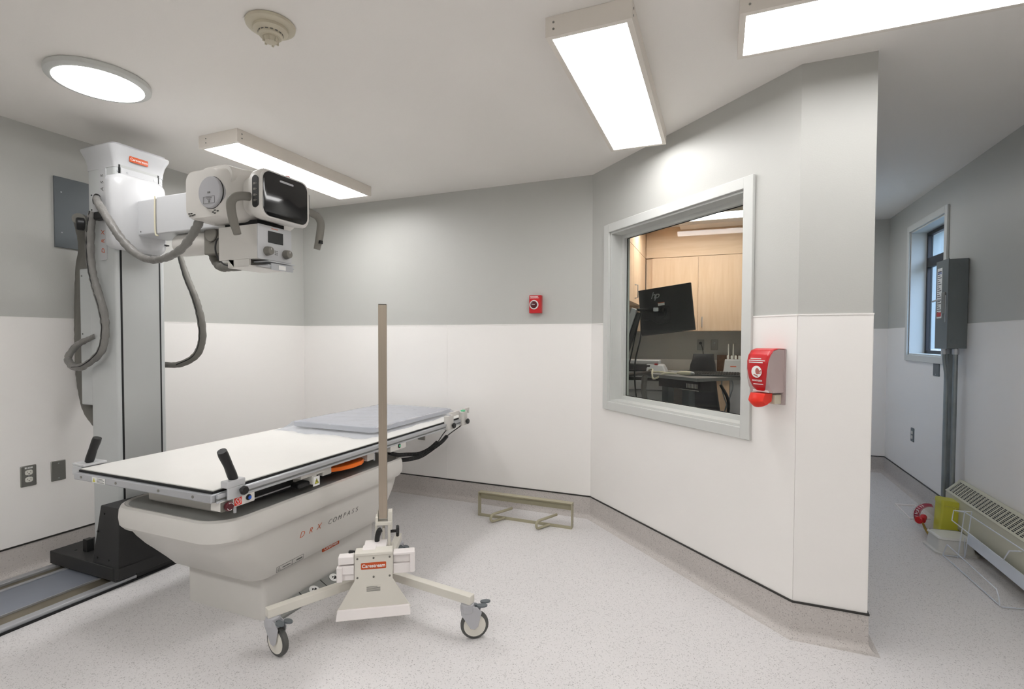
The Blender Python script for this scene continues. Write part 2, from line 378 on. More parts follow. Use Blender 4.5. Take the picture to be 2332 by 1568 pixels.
MB(WF).box((U0+.012,.112,Z0+.012),(U1-.012,.118,Z1-.012)).build('window_pane', M_glass, win)
# outside window in the hall
RF = Matrix(((0,1,0,XR),(1,0,0,0),(0,0,1,0),(0,0,0,1)))    # (y along wall, depth into wall, z)
w2 = struct(thing('window_2', (XR+.1, (OX0+OX1)/2, OZ0), None, None))
ring_frame(MB(RF), OX0, OX1, OZ0, OZ1, .05, -.016, 0).build('casing', M_trimw, w2, .003)
mb = MB(RF); mb.box((OX0,0,OZ0),(OX0+.012,.2,OZ1)).box((OX1-.012,0,OZ0),(OX1,.2,OZ1)).box((OX0+.012,0,OZ0),(OX1-.012,.2,OZ0+.012)).box((OX0+.012,0,OZ1-.012),(OX1-.012,.2,OZ1)).build('jamb', M_trimw, w2)
mb = MB(RF); ring_frame(mb, OX0+.040, OX1-.040, OZ0+.038, OZ1-.045, .028, .105, .140); mb.box((OX0+.04,.105,1.885),(OX1-.04,.140,1.965)).build('window_frame', M_frame, w2, .003)
MB(RF).box((OX0+.06,.118,OZ0+.05),(OX1-.06,.124,1.89)).build('window_pane', M_oglass, w2)
MB(RF).box((OX0+.06,.118,1.96),(OX1-.06,.124,OZ1-.06)).build('window_pane', M_oglass, w2)
fb = MB(); n_ = 14
rs_ = [[(XR+.205+.006*math.sin(i*1.9), OX0+.08+(OX1-OX0-.18)*i/n_, z) for z in (1.84+.01*math.sin(i*2.3), 2.08+.012*math.sin(i*1.3))] for i in range(n_+1)]
tag(MB().box((XR+2.0, 3.2, -1.5), (XR+2.2, 9.5, 2.3)).build('neighbouring_wall', M_brick), 'pale bluish rendered wall outdoors seen through the narrow hall window', 'wall')

# ---------------------------------------------------------------- ceiling fixtures
def troffer(name_, x0, x1, y0, y1, label, zb=2.368, m=M_lamp, group='rectangular ceiling lights'):
    t = thing('ceiling_light', ((x0+x1)/2, (y0+y1)/2, ZC), label, 'ceiling light', group)
    mb = MB(); mb.rings([[(x0,y0,z),(x1,y0,z),(x1,y1,z),(x0,y1,z)] for z in (zb+.012, ZC-.0005)], cap0=False)
    mb.build('housing', M_fix, t)
    f_ = MB(); b_ = .02
    f_.box((x0,y0,zb),(x0+b_,y1,zb+.012)).box((x1-b_,y0,zb),(x1,y1,zb+.012)).box((x0+b_,y0,zb),(x1-b_,y0+b_,zb+.012)).box((x0+b_,y1-b_,zb),(x1-b_,y1,zb+.012)).build('bezel', M_fix, t)
    MB().box((x0+b_,y0+b_,zb+.003),(x1-b_,y1-b_,zb+.008)).build('diffuser', m, t)
    s_ = MB()
    for k in (-1, 1):
        s_.cyl((x1+.0005, y0+.03, 2.405+k*.012), (x1+.002, y0+.03, 2.405+k*.012), .004, n=10)
        s_.cyl((x0+.06 if y0 > 1.9 else x0+.03, y0-.002, 2.405+k*.012), (x0+.06 if y0 > 1.9 else x0+.03, y0-.0005, 2.405+k*.012), .004, n=10)
    s_.build('screw', M_plate, t); return t
troffer('', -.596, -.288, 1.765, 2.965, 'rectangular ceiling light pointing at the viewing window wall', m=M_lampa)
troffer('', .050, 1.270, 1.880, 2.180, 'widest rectangular ceiling light above the pillar at the top right edge', m=M_lampb)
troffer('', -2.790, -2.482, 2.040, 3.205, 'rectangular ceiling light behind the x-ray tube head', m=M_lamp)
troffer('', -2.35, -1.13, -.75, -.45, 'added rectangular fill light over the table side of the room behind the camera', m=M_fillb)  # unseen fixture, added to brighten the room from the front
troffer('', -.10, 1.12, -.75, -.45, 'added rectangular fill light over the entrance side of the room behind the camera')  # second added fixture out of view, lifts the right side and hall
troffer('', .62, .90, 4.35, 5.55, 'added dim fill light in the hall, hidden behind the pillar', m=M_fillh)  # added out of sight to brighten the dark hall
t = thing('round_ceiling_light', (-2.585, 1.425, ZC), 'round flush disc light glowing above the x-ray column', 'ceiling light')
MB().lathe([(.188,0),(.192,-.006),(.190,-.022),(.180,-.029),(.166,-.030)], (-2.585,1.425,ZC), n=48).build('rim', M_trimw, t)
MB().lathe([(.164,-.024),(.164,-.030),(.150,-.034),(.08,-.037),(.001,-.038)], (-2.585,1.425,ZC), n=48).build('diffuser', M_lamp, t)
t = thing('smoke_detector', (-1.55, 1.42, ZC), 'cream round smoke detector on the ceiling', 'smoke detector')
MB().lathe([(.082,0),(.086,-.004),(.084,-.012),(.078,-.016),(.062,-.018)], (-1.55,1.42,ZC), n=40).build('mounting_plate', M_beige, t)
MB().lathe([(.060,-.016),(.060,-.028),(.052,-.034),(.042,-.036),(.042,-.044),(.036,-.050)], (-1.55,1.42,ZC), n=40).build('body', M_beige, t)
mb = MB().lathe([(.026,-.050),(.026,-.054),(.022,-.066),(.012,-.068)], (-1.55,1.42,ZC), n=24)
for k in range(6):
    a = k*PI/3; mb.box((-1.55+.024*math.cos(a)-.003,1.42+.024*math.sin(a)-.003,ZC-.07),(-1.55+.024*math.cos(a)+.003,1.42+.024*math.sin(a)+.003,ZC-.048))
mb.build('sensor_cage', M_beige, t)
mb = MB()
for k in range(16):
    a = k*PI/8; mb.bar((-1.55+.0425*math.cos(a),1.42+.0425*math.sin(a),ZC-.037),(-1.55+.0425*math.cos(a+.22),1.42+.0425*math.sin(a+.22),ZC-.037), .002, .006)
mb.build('vent_slots', M_hgrey, t)

# ---------------------------------------------------------------- wall plates
def plate(kind, F, label, cat, w_=.070, h_=.114, m=M_plate, group=None, O=None):
    group = group or ('wall outlets' if cat == 'outlet' else 'blank cover plates')
    # F: matrix with local x along wall, y up, z out of the wall
    names = {'duplex': 'wall_outlet', 'blank': 'blank_cover_plate', 'coax': 'wall_outlet', 'decora': 'wall_outlet'}
    t = thing(names[kind], F @ V((0,0,0)), label, cat, group)
    b = MB(F); b.rings([rrect(0,0,w_/2,h_/2,.004,0,2), rrect(0,0,w_/2,h_/2,.004,.003,2), rrect(0,0,w_/2-.003,h_/2-.003,.003,.006,2)]).build('cover_plate', m, t)
    s_ = MB(F)
    for y in ((-.042, .042) if kind == 'blank' else (0,)): s_.cyl((0,y,.006),(0,y,.0072),.0035,n=10)
    s_.build('screw', M_alu, t)
    if kind in ('duplex', 'decora'):
        for y in (-.0195, .0195):
            r_ = MB(F).rings([rrect(0,y,.0165,.0135,.009,.0055,4), rrect(0,y,.0165,.0135,.009,.0085,4)]).build('socket', M_ivory, t)
            MB(F).box((-.008,y-.001,.0085),(-.0065,y+.006,.009)).box((.0065,y-.001,.0085),(.008,y+.006,.009)).cyl((0,y-.007,.0085),(0,y-.007,.009),.0025,n=8).build('slot', M_ktxt, r_)
    if kind == 'coax': MB(F).cyl((0,.02,.006),(0,.02,.012),.009).build('socket', M_alu, t)
    return t
FL = lambda y, z: fr((XL+.003, y, z), (0,1,0), (0,0,1))
FB = lambda x, z: fr((x, YB-.003, z), (1,0,0), (0,0,1))
FRt = lambda y, z: fr((XR-.003, y, z), (0,-1,0), (0,0,1))
p_ = plate('duplex', FL(1.548, .520), 'steel duplex wall outlet low on the left wall at the picture edge', 'outlet')
F_ = FL(1.548, .520); MB(F_).box((-.017,.040,.006),(.017,.049,.0068)).build('tape_label', M_paper, p_)
text('lettering', '3K-1,3', M_ktxt, p_, F_ @ Matrix.Translation((0,.0445,.0072)), .008)
plate('blank', FL(1.684, .517), 'blank steel cover plate beside the left duplex outlet', 'cover plate')
plate('duplex', FB(-2.255, .505), 'steel wall outlet on the back wall under the table end', 'outlet')
plate('duplex', FRt(5.130, .495), 'narrow-looking duplex outlet low on the hall wall under the window', 'outlet', m=M_pgrey)
plate('blank', FRt(4.665, 1.070), 'dark grey blank plate below the hall window sill', 'cover plate', w_=.112, h_=.114, m=M_pgrey)
t = tag(MB().box((XL+.0005,1.687,1.795),(XL+.012,2.09,2.195)).build('access_panel', M_pgrey, None, .0015, org=(XL, 1.89, 1.795)), 'flat dark grey access panel high on the left wall behind the column', 'wall panel')
mb = MB()
for y in (1.72, 2.06):
    for z in (1.88, 2.11): mb.cyl((XL+.012,y,z),(XL+.0135,y,z),.004,n=8)
mb.build('screw', M_alu, t)
# red alarm on the back wall
FA = fr((-1.2575, YB, 1.535), (1,0,0), (0,0,1))
t = thing('fire_alarm', FA @ V((0,0,0)), 'small red wall box with dark round button on the back wall', 'alarm')
MB(FA).box((-.045,-.066,0),(.045,.066,.042)).build('housing', M_red, t, .003)
MB(FA @ Matrix.Translation((-.006,-.004,0))).lathe([(.034,.042),(.034,.046),(.030,.048),(.027,.046)], (0,0,0), n=28).build('bezel_ring', M_paper, t)
MB(FA @ Matrix.Translation((-.006,-.004,0))).lathe([(.026,.043),(.026,.050),(.020,.054),(.001,.055)], (0,0,0), n=28).build('push_button', M_mar, t)
MB(FA @ Matrix.Translation((-.006,-.004,0))).bar((-.014,.002,.0555),(.010,.002,.0555),.003,.002).build('button_mark', M_paper, t)
mb = MB(FA)
for i, (a, b) in enumerate(((-.038,.030),(-.034,.022),(-.038,.026))): mb.box((a,.044+i*.006,.042),(b,.0465+i*.006,.0428))
mb.build('print_lines', M_wtxt, t)

# hand sanitiser on the window wall (local: u, out of wall = -y, z)
u_c = 1.478
FS = WF @ Matrix.Translation((u_c, -.003, 1.0))
t = thing('sanitizer_dispenser', FS @ V((0,0,0)), 'red and clear hand sanitizer dispenser right of the viewing window', 'dispenser')
prof = [(0,.238),(-.045,.240),(-.075,.232),(-.094,.214),(-.105,.185),(-.108,.150),(-.104,.110),(-.094,.075),(-.078,.048),(0,.048)]
def slab(mb, prof, hw):
    a = [V((-hw, p[0], p[1])) for p in prof]; b = [V((hw, p[0], p[1])) for p in prof]; mb.rings([a, b]); return mb
MB(FS).box((-.060,-.010,-.005),(.060,0,.240)).build('back_plate', M_pinkp, t, .003)
slab(MB(FS), prof, .056).build('cover', M_pinkp, t, .004, ang=50)
mb = MB(FS); sp = prof[0:9]; rs = []
pts = []
for i in range(len(sp)-1):
    for k in range(4):
        f_ = k/4; pts.append((sp[i][0]+(sp[i+1][0]-sp[i][0])*f_, sp[i][1]+(sp[i+1][1]-sp[i][1])*f_))
pts.append(sp[-1]); n_ = len(pts)
for i, (d_, z_) in enumerate(pts):
    f_ = i/(n_-1); hw = .0565 if f_ < .25 else .0565*math.sqrt(max(.02, 1-((f_-.25)/.76)**2.2))
    rs.append([V((hw*j/3, d_-.0022-(.0 if abs(j) < 3 else -.001), z_+(.0022 if f_ < .3 else 0))) for j in range(-3, 4)])
mb.rings(rs, closed=False); fo = mb.build('front_shield', M_red, t, ang=60); so = fo.modifiers.new('solid', 'SOLIDIFY'); so.thickness = .0015; so.offset = -1
a_ = [(-.112,.046),(-.120,.030),(-.126,.012),(-.122,-.004),(-.108,-.016),(-.098,-.016),(-.060,.012),(-.056,.046)]
mb = MB(FS)
rs = []
for k in range(9):
    x = -.038+.076*k/8; e = 1-abs(k-4)/4*.0; dz = .014*((k-4)/4)**2
    rs.append([V((x, p[0]+(.010*((k-4)/4)**2 if p[0] < -.09 else 0), p[1]+(dz if p[1] < 0 else 0))) for p in a_])
mb.rings(rs).build('push_lever', M_bred, t, .002, ang=50)
MB(FS).box((-.040,-.085,.050),(.040,-.02,.062)).build('pump_block', M_poly, t, .002)
MB(FS).box((-.030,-.05,-.001),(.045,-.01,.040)).build('pump_base', M_beige, t, .002)
FSf = lambda dz, d_, tilt: FS @ fr((0, d_, dz), (1,0,0), (0, -math.sin(tilt), math.cos(tilt)))
MB(FSf(.140, -.1105, .02)).cyl((0,0,0),(0,0,.0012),.026,n=28).build('emblem_disc', M_wtxt, t)
mb = MB(FSf(.140, -.1105, .02))
mb.rings([[(.006*math.cos(a)*1.6+.004, .014*math.sin(a)+.003, z) for a in [k*PI/6 for k in range(12)]] for z in (.0012,.0020)])
mb.bar((.006,-.002,.0018),(.024,.006,.0018),.006,.001).bar((.004,-.008,.0018),(.022,-.004,.0018),.005,.001).bar((-.014,-.012,.0018),(.008,-.020,.0018),.005,.001)
mb.build('emblem_hand', mat('hand_print', (176, 104, 96), .5), t)
text('lettering', 'SANITIZER', M_wtxt, t, FSf(.101, -.1065, -.22), .0105)
mb = MB(FSf(.182, -.1105, .14))
for i, (a, b) in enumerate(((-.040,.030),(-.040,.042),(-.030,.024))): mb.box((a,-.003+i*.0085,0),(b,.0005+i*.0085,.001))
mb.build('print_lines', M_wtxt, t)
mb = MB(FSf(.084, -.1008, -.30)); mb.box((-.024,0,0),(.026,.003,.001)).build('print_lines', M_wtxt, t)

# ---------------------------------------------------------------- floor rail of the x-ray stand
RX0, RX1, RY0, RY1 = -3.41, -2.835, -1.10, 3.30
t = thing('floor_rail', ((RX0+RX1)/2, 1.1, 0), 'long metal floor track running under the x-ray column along the left wall', 'rail')
MB().box((RX0+.02, RY0, 0),(RX1-.02, RY1, .012)).build('base_plate', M_bronze, t)
MB().box((RX0+.14, RY0, .012),(RX1-.16, RY1, .018)).build('centre_plate', M_bluegrey, t)
MB().box((RX0+.115, RY0, .012),(RX0+.14, RY1, .024)).box((RX0+.105, RY0, .012),(RX0+.115, RY1, .020)).build('inner_rail', M_alu, t, .002)
MB().box((RX1-.16, RY0, .012),(RX1-.155, RY1, .021)).build('inner_rail', M_alu, t)
for xx, nm in ((RX1-.055, 1), (RX0, -1)):
    mb = MB().box((xx, RY0, .0), (xx+.055, RY1, .008)).box((xx+.004, RY0, .008),(xx+.050, RY1, .026))
    mb.build('edge_extrusion', M_alu, t, .004)
MB().box((RX1-.002, RY0, 0),(RX1+.004, RY1, .010)).build('edge_seal', M_dk2, t)
text('lettering', 'Carestream', M_gtxt, t, fr((RX1-.22, .98, .0182), (0,1,0), (-1,0,0)), .03)

# ---------------------------------------------------------------- x-ray tube stand
xs = thing('xray_tube_stand', (-3.13, 1.80, .03), 'tall white x-ray tube column on a floor track with tube head and grey cable sleeves', 'x-ray machine')
MB().box((-3.42,1.598,.028),(-2.862,2.02,.098)).build('floor_carriage', M_dark, xs, .004)
MB().box((-2.862,1.70,.008),(-2.838,2.02,.082)).box((-2.862,1.602,.012),(-2.846,1.70,.082)).build('side_skirt', M_dark, xs)
mb = MB()
rb = [(-2.985,1.604),(-2.815,1.604),(-2.815,1.852),(-2.955,1.852)]
mb.rings([[(-3.040,1.601,.098),(-2.815,1.601,.098),(-2.815,1.87,.098),(-3.040,1.87,.098)], [(-2.968,1.606,.408),(-2.815,1.606,.408),(-2.815,1.82,.408),(-2.968,1.82,.408)]])
mb.rings([[(-2.95,1.601,.04),(-2.815,1.601,.04),(-2.815,1.87,.04),(-2.95,1.87,.04)], [(-2.95,1.601,.098),(-2.815,1.601,.098),(-2.815,1.87,.098),(-2.95,1.87,.098)]])
mb.build('riser_block', M_dark, xs, .005)
mb = MB()
for x, z in ((-2.93,.37),(-2.90,.13),(-2.995,.13),(-2.985,.27)): mb.cyl((x,1.602,z),(x,1.598,z),.006,n=8)
for x, y in ((-3.30,1.66),(-3.22,1.72),(-3.33,1.80)): mb.cyl((x,y,.098),(x,y,.100),.006,n=8)
mb.build('screw', M_rubber, xs)
MB().box((-3.245,1.665,.098),(-3.205,1.70,.165)).build('cable_clip', M_rubber, xs, .003)
# column: two side extrusions with a recessed front panel facing the table
CX0, CX1, CY0, CY1 = -3.213, -2.967, 1.70, 1.956
mb = MB()
mb.rings([rrect((CX0+CX1)/2,(CY0+CY1)/2,(CX1-CX0)/2,(CY1-CY0)/2,.022,z,5) for z in (.105, 2.205)])
mb.build('column', M_col, xs)
MB().box((CX1,CY0+.016,.11),(CX1+.004,CY0+.024,2.20)).box((CX1,CY1-.040,.11),(CX1+.004,CY1-.031,2.20)).build('column_slot', M_dk2, xs)
MB().box((CX1,CY0+.024,.11),(CX1+.0045,CY1-.040,2.20)).build('front_panel', M_colp, xs)
MB().box((-3.345,1.725,.90),(-3.2135,1.93,1.665)).build('rear_housing', M_col, xs, .006)
mb = MB()
for z in (1.625, 1.30): mb.cyl((-3.322,1.725,z),(-3.322,1.722,z),.004,n=8)
mb.build('screw', M_gtxt, xs)
mb = MB(); cx, cy = (CX0+CX1)/2, (CY0+CY1)/2; hx, hy = (CX1-CX0)/2, (CY1-CY0)/2
mb.rings([rrect(cx,cy,hx+.002,hy+.002,.022,2.185,6), rrect(cx,cy,hx+.004,hy+.004,.024,2.215,6), rrect(cx,cy,hx+.012,hy+.012,.028,2.250,6), rrect(cx,cy,hx+.027,hy+.027,.034,2.285,6), rrect(cx,cy,hx+.028,hy+.028,.034,2.297,6), rrect(cx,cy,hx+.012,hy+.012,.026,2.300,6)])
mb.build('column_cap', M_white, xs, ang=25)
MB().rings([rrect(cx,cy,hx+.012,hy+.012,.026,2.300,6), rrect(cx,cy,hx+.012,hy+.012,.026,2.310,6)]).build('top_lid', M_lgrey, xs)
MB().cyl((CX0+.02,CY0+.0,2.265),(CX0+.02,CY0-.014,2.265),.006,n=10).box((-3.19,1.71,2.310),(-3.17,1.73,2.322)).build('screw', M_alu, xs)
FX = lambda x, y, z: fr((x, y, z), (0,1,0), (0,0,1))     # faces +X (towards the table)
FY = lambda x, y, z: fr((x, y, z), (1,0,0), (0,0,1))     # faces -Y (towards the camera)
lg = MB(FX(CX1+.0125, 1.812, 2.243)); pill(lg, .048, .0155, .004, 0, .003, .001); lgo = lg.build('logo_plate', M_logo, xs)
text('lettering', 'Carestream', M_wtxt, lgo, FX(CX1+.0158, 1.812, 2.243), .0185)
# upper white carrier plate on the front panel
MB().box((CX1+.004,CY0+.024,2.02),(CX1+.010,CY1-.040,2.185)).build('carrier_plate', M_white, xs, .002)
MB().cyl((CX1+.010,1.755,2.165),(CX1+.012,1.755,2.165),.004,n=8).cyl((CX1+.010,1.895,2.165),(CX1+.012,1.895,2.165),.005,n=8).cyl((CX1,1.712,2.165),(CX1+.002,1.712,2.165),.004,n=8).cyl((CX1,1.94,2.165),(CX1+.002,1.94,2.165),.004,n=8).build('screw', M_alu, xs)
# side name strip, letters read upwards
MB(FY(-3.070,CY0-.001,1.94)).rings([rrect(0,0,.030,.245,.008,-.003,3), rrect(0,0,.030,.245,.008,.003,3)]).build('name_strip', M_white, xs)
Fup = lambda z: fr((-3.070, CY0-.0042, z), (0,0,1), (-1,0,0))
py_ = {'D':1.745,'R':1.797,'X':1.842}
for k, z in py_.items(): text('lettering', k, M_ltxt, xs, Fup(z), .036, shear=.2)
for k, z in zip('COMPASS', (1.930,1.966,2.003,2.039,2.073,2.109,2.144)): text('lettering', k, M_gtxt, xs, Fup(z), .034, shear=.2)
# sliding head on the column
sh = MB(); y0, y1 = 1.650, 1.930; zc_, hz = 1.940, .212
FXs = fr((CX1+.003, (y0+y1)/2, zc_), (0,1,0), (0,0,1)); hw = (y1-y0)/2
sh.M = FXs
sh.rings([rrect(0,0,hw,hz-.02,.03,0,6), rrect(0,-.002,hw+.002,hz-.016,.04,.030,6), rrect(0,0,hw-.003,hz-.012,.05,.050,6), rrect(.008,0,hw-.025,hz-.022,.06,.068,6), rrect(.010,0,hw-.034,hz-.034,.06,.074,6)])
slider = sh.build('slider_head', M_white, xs, ang=50)
MB().box((-2.968,1.765,1.797),(-2.890,1.93,1.803)).build('arm_gap', M_dk2, slider)
# horizontal arm
AY0, AY1, AZ0, AZ1 = 1.764, 1.925, 1.826, 2.012
MB().box((-2.894,AY0,AZ0),(-2.44,AY1,AZ1)).build('arm', M_white, xs, .008, 3)
MB().box((-2.736,AY0-.003,AZ0-.004),(-2.20,AY1+.003,AZ1+.005)).build('arm_sleeve', M_white, xs, .008, 3)
MB().tube([(-2.740,AY0-.006,AZ1+.006),(-2.740,AY0-.008,1.92),(-2.738,AY0-.007,AZ0+.0),(-2.725,AY0-.002,AZ0-.012)], .004, 8).build('cable', M_cream, xs)
MB().cyl((-2.867,AY0-.002,1.845),(-2.867,AY0,1.845),.004,n=8).build('screw', M_gtxt, xs)
MB().lathe([(.056,0),(.060,.02),(.060,.22),(.050,.26),(.038,.29)], (-2.66,1.845,1.772), (1,0,0), 28).build('pivot_cylinder', M_shell, xs)
MB().box((-2.42,1.79,1.70),(-2.30,1.90,1.845)).cyl((-2.36,1.79,1.80),(-2.36,1.78,1.80),.04,n=20).build('pivot_bracket', M_hgrey, xs, .008)
# tube housing
th = MB(FY(-2.105, 1.600, 1.930))
th.rings([rrect(-.062,0,.110,.106,.045,0,6), rrect(-.050,0,.125,.112,.05,-.02,6), rrect(-.040,.002,.135,.116,.05,-.06,6), rrect(-.02,.004,.15,.122,.055,-.12,6), rrect(-.02,.006,.152,.124,.055,-.26,6), rrect(-.02,0,.145,.118,.055,-.35,6), rrect(-.02,0,.13,.10,.05,-.38,6)])
th.build('tube_housing', M_shell, xs, ang=50)
MB(FY(-2.105,1.600,1.930)).rings([rrect(-.016,.075,.105,.052,.05,-.03,6), rrect(-.016,.075,.112,.058,.055,-.12,6), rrect(-.016,.075,.112,.058,.055,-.27,6), rrect(-.016,.075,.10,.05,.05,-.34,6)]).build('housing_hump', M_shell, xs, ang=50)
dk = MB(FY(-2.107,1.600,1.928)).lathe([(.071,-.004),(.0725,-.001),(.072,.0008)], (0,0,0), (0,0,1), 36).build('disc_gap', M_dk2, xs)
dc = MB(FY(-2.107,1.600,1.928)).lathe([(.070,-.05),(.070,.010),(.067,.014),(.001,.015)], (0,0,0), (0,0,1), 36).build('end_disc', M_lgrey, xs)
mb = MB(FY(-2.107,1.600,1.928)); ring_frame(mb, -.032, .032, -.052, -.022, .001, 0, .0005)
mb.bm.clear()
for a, b in (((-.035,-.05),(.035,-.05)),((-.035,-.02),(.035,-.02)),((-.035,-.05),(-.035,-.02)),((.035,-.05),(.035,-.02))): mb.bar((*a,.0153),(*b,.0153),.0012,.0008)
mb.bar((-.016,-.026,.0153),(.016,-.026,.0153),.003,.0008).bar((-.010,-.032,.0153),(.008,-.032,.0153),.003,.0008).box((-.003,-.047,.0149),(.003,-.037,.0157)).box((-.008,-.006,.0149),(-.001,.002,.0157)).box((.001,-.006,.0149),(.008,.002,.0157))
mb.build('print_marks', M_gtxt, dc)
mb = MB(FY(-2.105,1.600,1.930))
for i, (x, y) in enumerate(((-.155,-.085),(-.14,-.085),(-.148,-.095),(-.133,-.095),(-.12,-.092),(.0,-.09),(.012,-.083),(.012,-.096),(.03,-.088))): mb.box((x,y,-.002),(x+.010,y+.004,.003))
mb.build('vent_slots', M_ktxt, xs)
# display head, faces the table side (+X)
FD = FX(-1.868, 1.790, 1.925)
MB(FD).rings([rrect(0,0,.120,.088,.05,-.13,6), rrect(0,0,.128,.096,.05,-.09,6), rrect(0,0,.146,.108,.055,-.06,6), rrect(0,-.002,.150,.112,.05,-.012,6), rrect(0,0,.142,.106,.046,0,6)]).build('display_housing', M_shell, xs, ang=50)
MB(FD @ Matrix.Translation((0,-.001,0))).rings([rrect(0,0,.128,.099,.038,-.002,6), rrect(0,0,.128,.099,.038,.003,6), rrect(0,0,.125,.096,.036,.004,6)]).build('touch_screen', M_screen, xs)
MB(FD).rings([rrect(0,.070,.040,.0045,.004,.004,3), rrect(0,.070,.040,.0045,.004,.006,3)]).build('carry_slot', M_lgrey, xs)
for s_, yy in ((-1, 1.790-.1475), (1, 1.790+.1475)):
    F2 = fr((-1.890, yy, 1.925), (1,0,0), (0,0,1)) if s_ < 0 else fr((-1.890, yy, 1.925), (-1,0,0), (0,0,1))
    kp = MB(F2).rings([rrect(0,-.002,.017,.070,.016,-.004,5), rrect(0,-.002,.017,.070,.016,.0035,5)]).build('side_keypad', M_dark, xs)
    mk = MB(F2)
    for z in (-.045,-.022,.004,.028): mk.box((-.010,z,.0035),(.004,z+.009,.0042)).box((.006,z+.003,.0035),(.012,z+.005,.0042))
    mk.build('key_marks', M_hgrey, kp)
MB().lathe([(.014,0),(.014,.012),(.010,.016)], (-1.94,1.868,2.045), (0,0,1), 18).build('red_button', M_red, xs)
def ribbon(mb, pts, w0, w1, th_, wdir):
    wd = V(wdir); P = [V(p) for p in pts]; rs = []
    for i, p in enumerate(P):
        d = (P[min(i+1,len(P)-1)]-P[max(i-1,0)]).normalized(); n_ = d.cross(wd).normalized(); w_ = w0+(w1-w0)*i/(len(P)-1)
        rs.append([p+wd*w_/2+n_*th_/2, p-wd*w_/2+n_*th_/2, p-wd*w_/2-n_*th_/2, p+wd*w_/2-n_*th_/2])
    return mb.rings(rs)
for s_ in (-1, 1):
    yb = 1.790+s_*.148; yo = 1.790+s_*.205
    pts = [(-1.925,yb+.012,1.905),(-1.930,yb-.01,1.903),(-1.940,yb-.03,1.900),(-1.958,yo+.010,1.892),(-1.968,yo,1.872),(-1.970,yo,1.84),(-1.960,yo+.002,1.79),(-1.940,yo+.006,1.730)]
    if s_ > 0: pts = [(-1.885,yb,1.900),(-1.875,yb+.02,1.898),(-1.862,yo-.012,1.885),(-1.855,yo,1.86),(-1.855,yo,1.83),(-1.862,yo-.002,1.78),(-1.875,yo-.005,1.725)]
    hb = MB().tube(pts, [.019]*(len(pts)-1)+[.016], 14, 5, sx=.7).build('grab_handle', M_hgrey, xs)
    if s_ > 0: MB().box((-1.858,yo-.012,1.752),(-1.846,yo+.006,1.768)).build('handle_button', M_rubber, hb)
# collimator
KX0, KX1, KY0, KY1, KZ0, KZ1 = -2.185, -1.938, 1.690, 1.882, 1.642, 1.797
MB().box((KX0,KY0,KZ0),(KX1,KY1,KZ1)).build('collimator', M_shell, xs, .003)
MB().box((KX0+.02,KY0+.02,KZ1),(KX1-.02,KY1-.02,KZ1+.025)).build('collimator_neck', M_dk2, xs)
ff = MB(FX(KX1, (KY0+KY1)/2, (KZ0+KZ1)/2)); pill(ff, .097, .079, .006, .0005, .006, .001); ffo = ff.build('front_fascia', M_white, xs)
FK = lambda y, z: FX(KX1+.006, y, z)
MB(FK(1.787,1.748)).rings([rrect(0,0,.043,.027,.002,0,2), rrect(0,0,.043,.027,.002,.002,2)]).build('small_display', M_screen, ffo)
MB(FK(1.780,1.788)).box((-.016,-.0015,0),(.020,.0015,.0006)).build('logo_mark', M_ltxt, ffo)
for y in (1.738, 1.846):
    kb = MB(FK(y,1.680)).lathe([(.021,0),(.021,.006),(.018,.026),(.016,.028)], (0,0,0), (0,0,1), 20).build('knob', M_hgrey, ffo)
    MB(FK(y,1.680)).box((-.001,.004,.028),(.001,.014,.0288)).build('pointer', M_paper, kb)
mb = MB(FK(1.79,1.677))
for i in range(2):
    for j in range(3): mb.box((-.008+i*.010,-.008+j*.008,0),(-.002+i*.010,-.004+j*.008,.0006))
mb.build('print_marks', M_gtxt, ffo)
MB().box((KX0+.06,KY0+.0,1.607),(-1.99,KY0+.012,1.642)).box((KX0+.06,KY0,1.605),(-1.97,KY1,1.612)).box((KX0+.06,KY0,1.607),(KX0+.10,KY1,1.642)).build('tray_frame', M_shell, xs, .002)
MB().box((-1.995,KY0+.03,1.628),(-1.90,KY1-.01,1.634)).box((-1.995,KY0+.03,1.610),(-1.905,KY1-.01,1.616)).box((-1.908,KY0+.045,1.594),(-1.901,KY1-.02,1.624)).build('accessory_rail', M_alu, xs, .001)
MB().box((-1.9008,KY0+.085,1.598),(-1.899,KY0+.125,1.618)).build('rail_label', M_paper, xs)
MB().box((-1.96,KY1-.02,1.622),(-1.94,KY1-.002,1.642)).build('switch_tab', M_rubber, xs)
MB().tube([(KX0,1.71,1.755),(KX0-.03,1.705,1.745),(KX0-.035,1.70,1.70),(KX0-.015,1.70,1.655),(KX0+.03,1.695,1.625),(KX0+.065,1.70,1.618)], .004, 8).build('cable', M_rubber, xs)
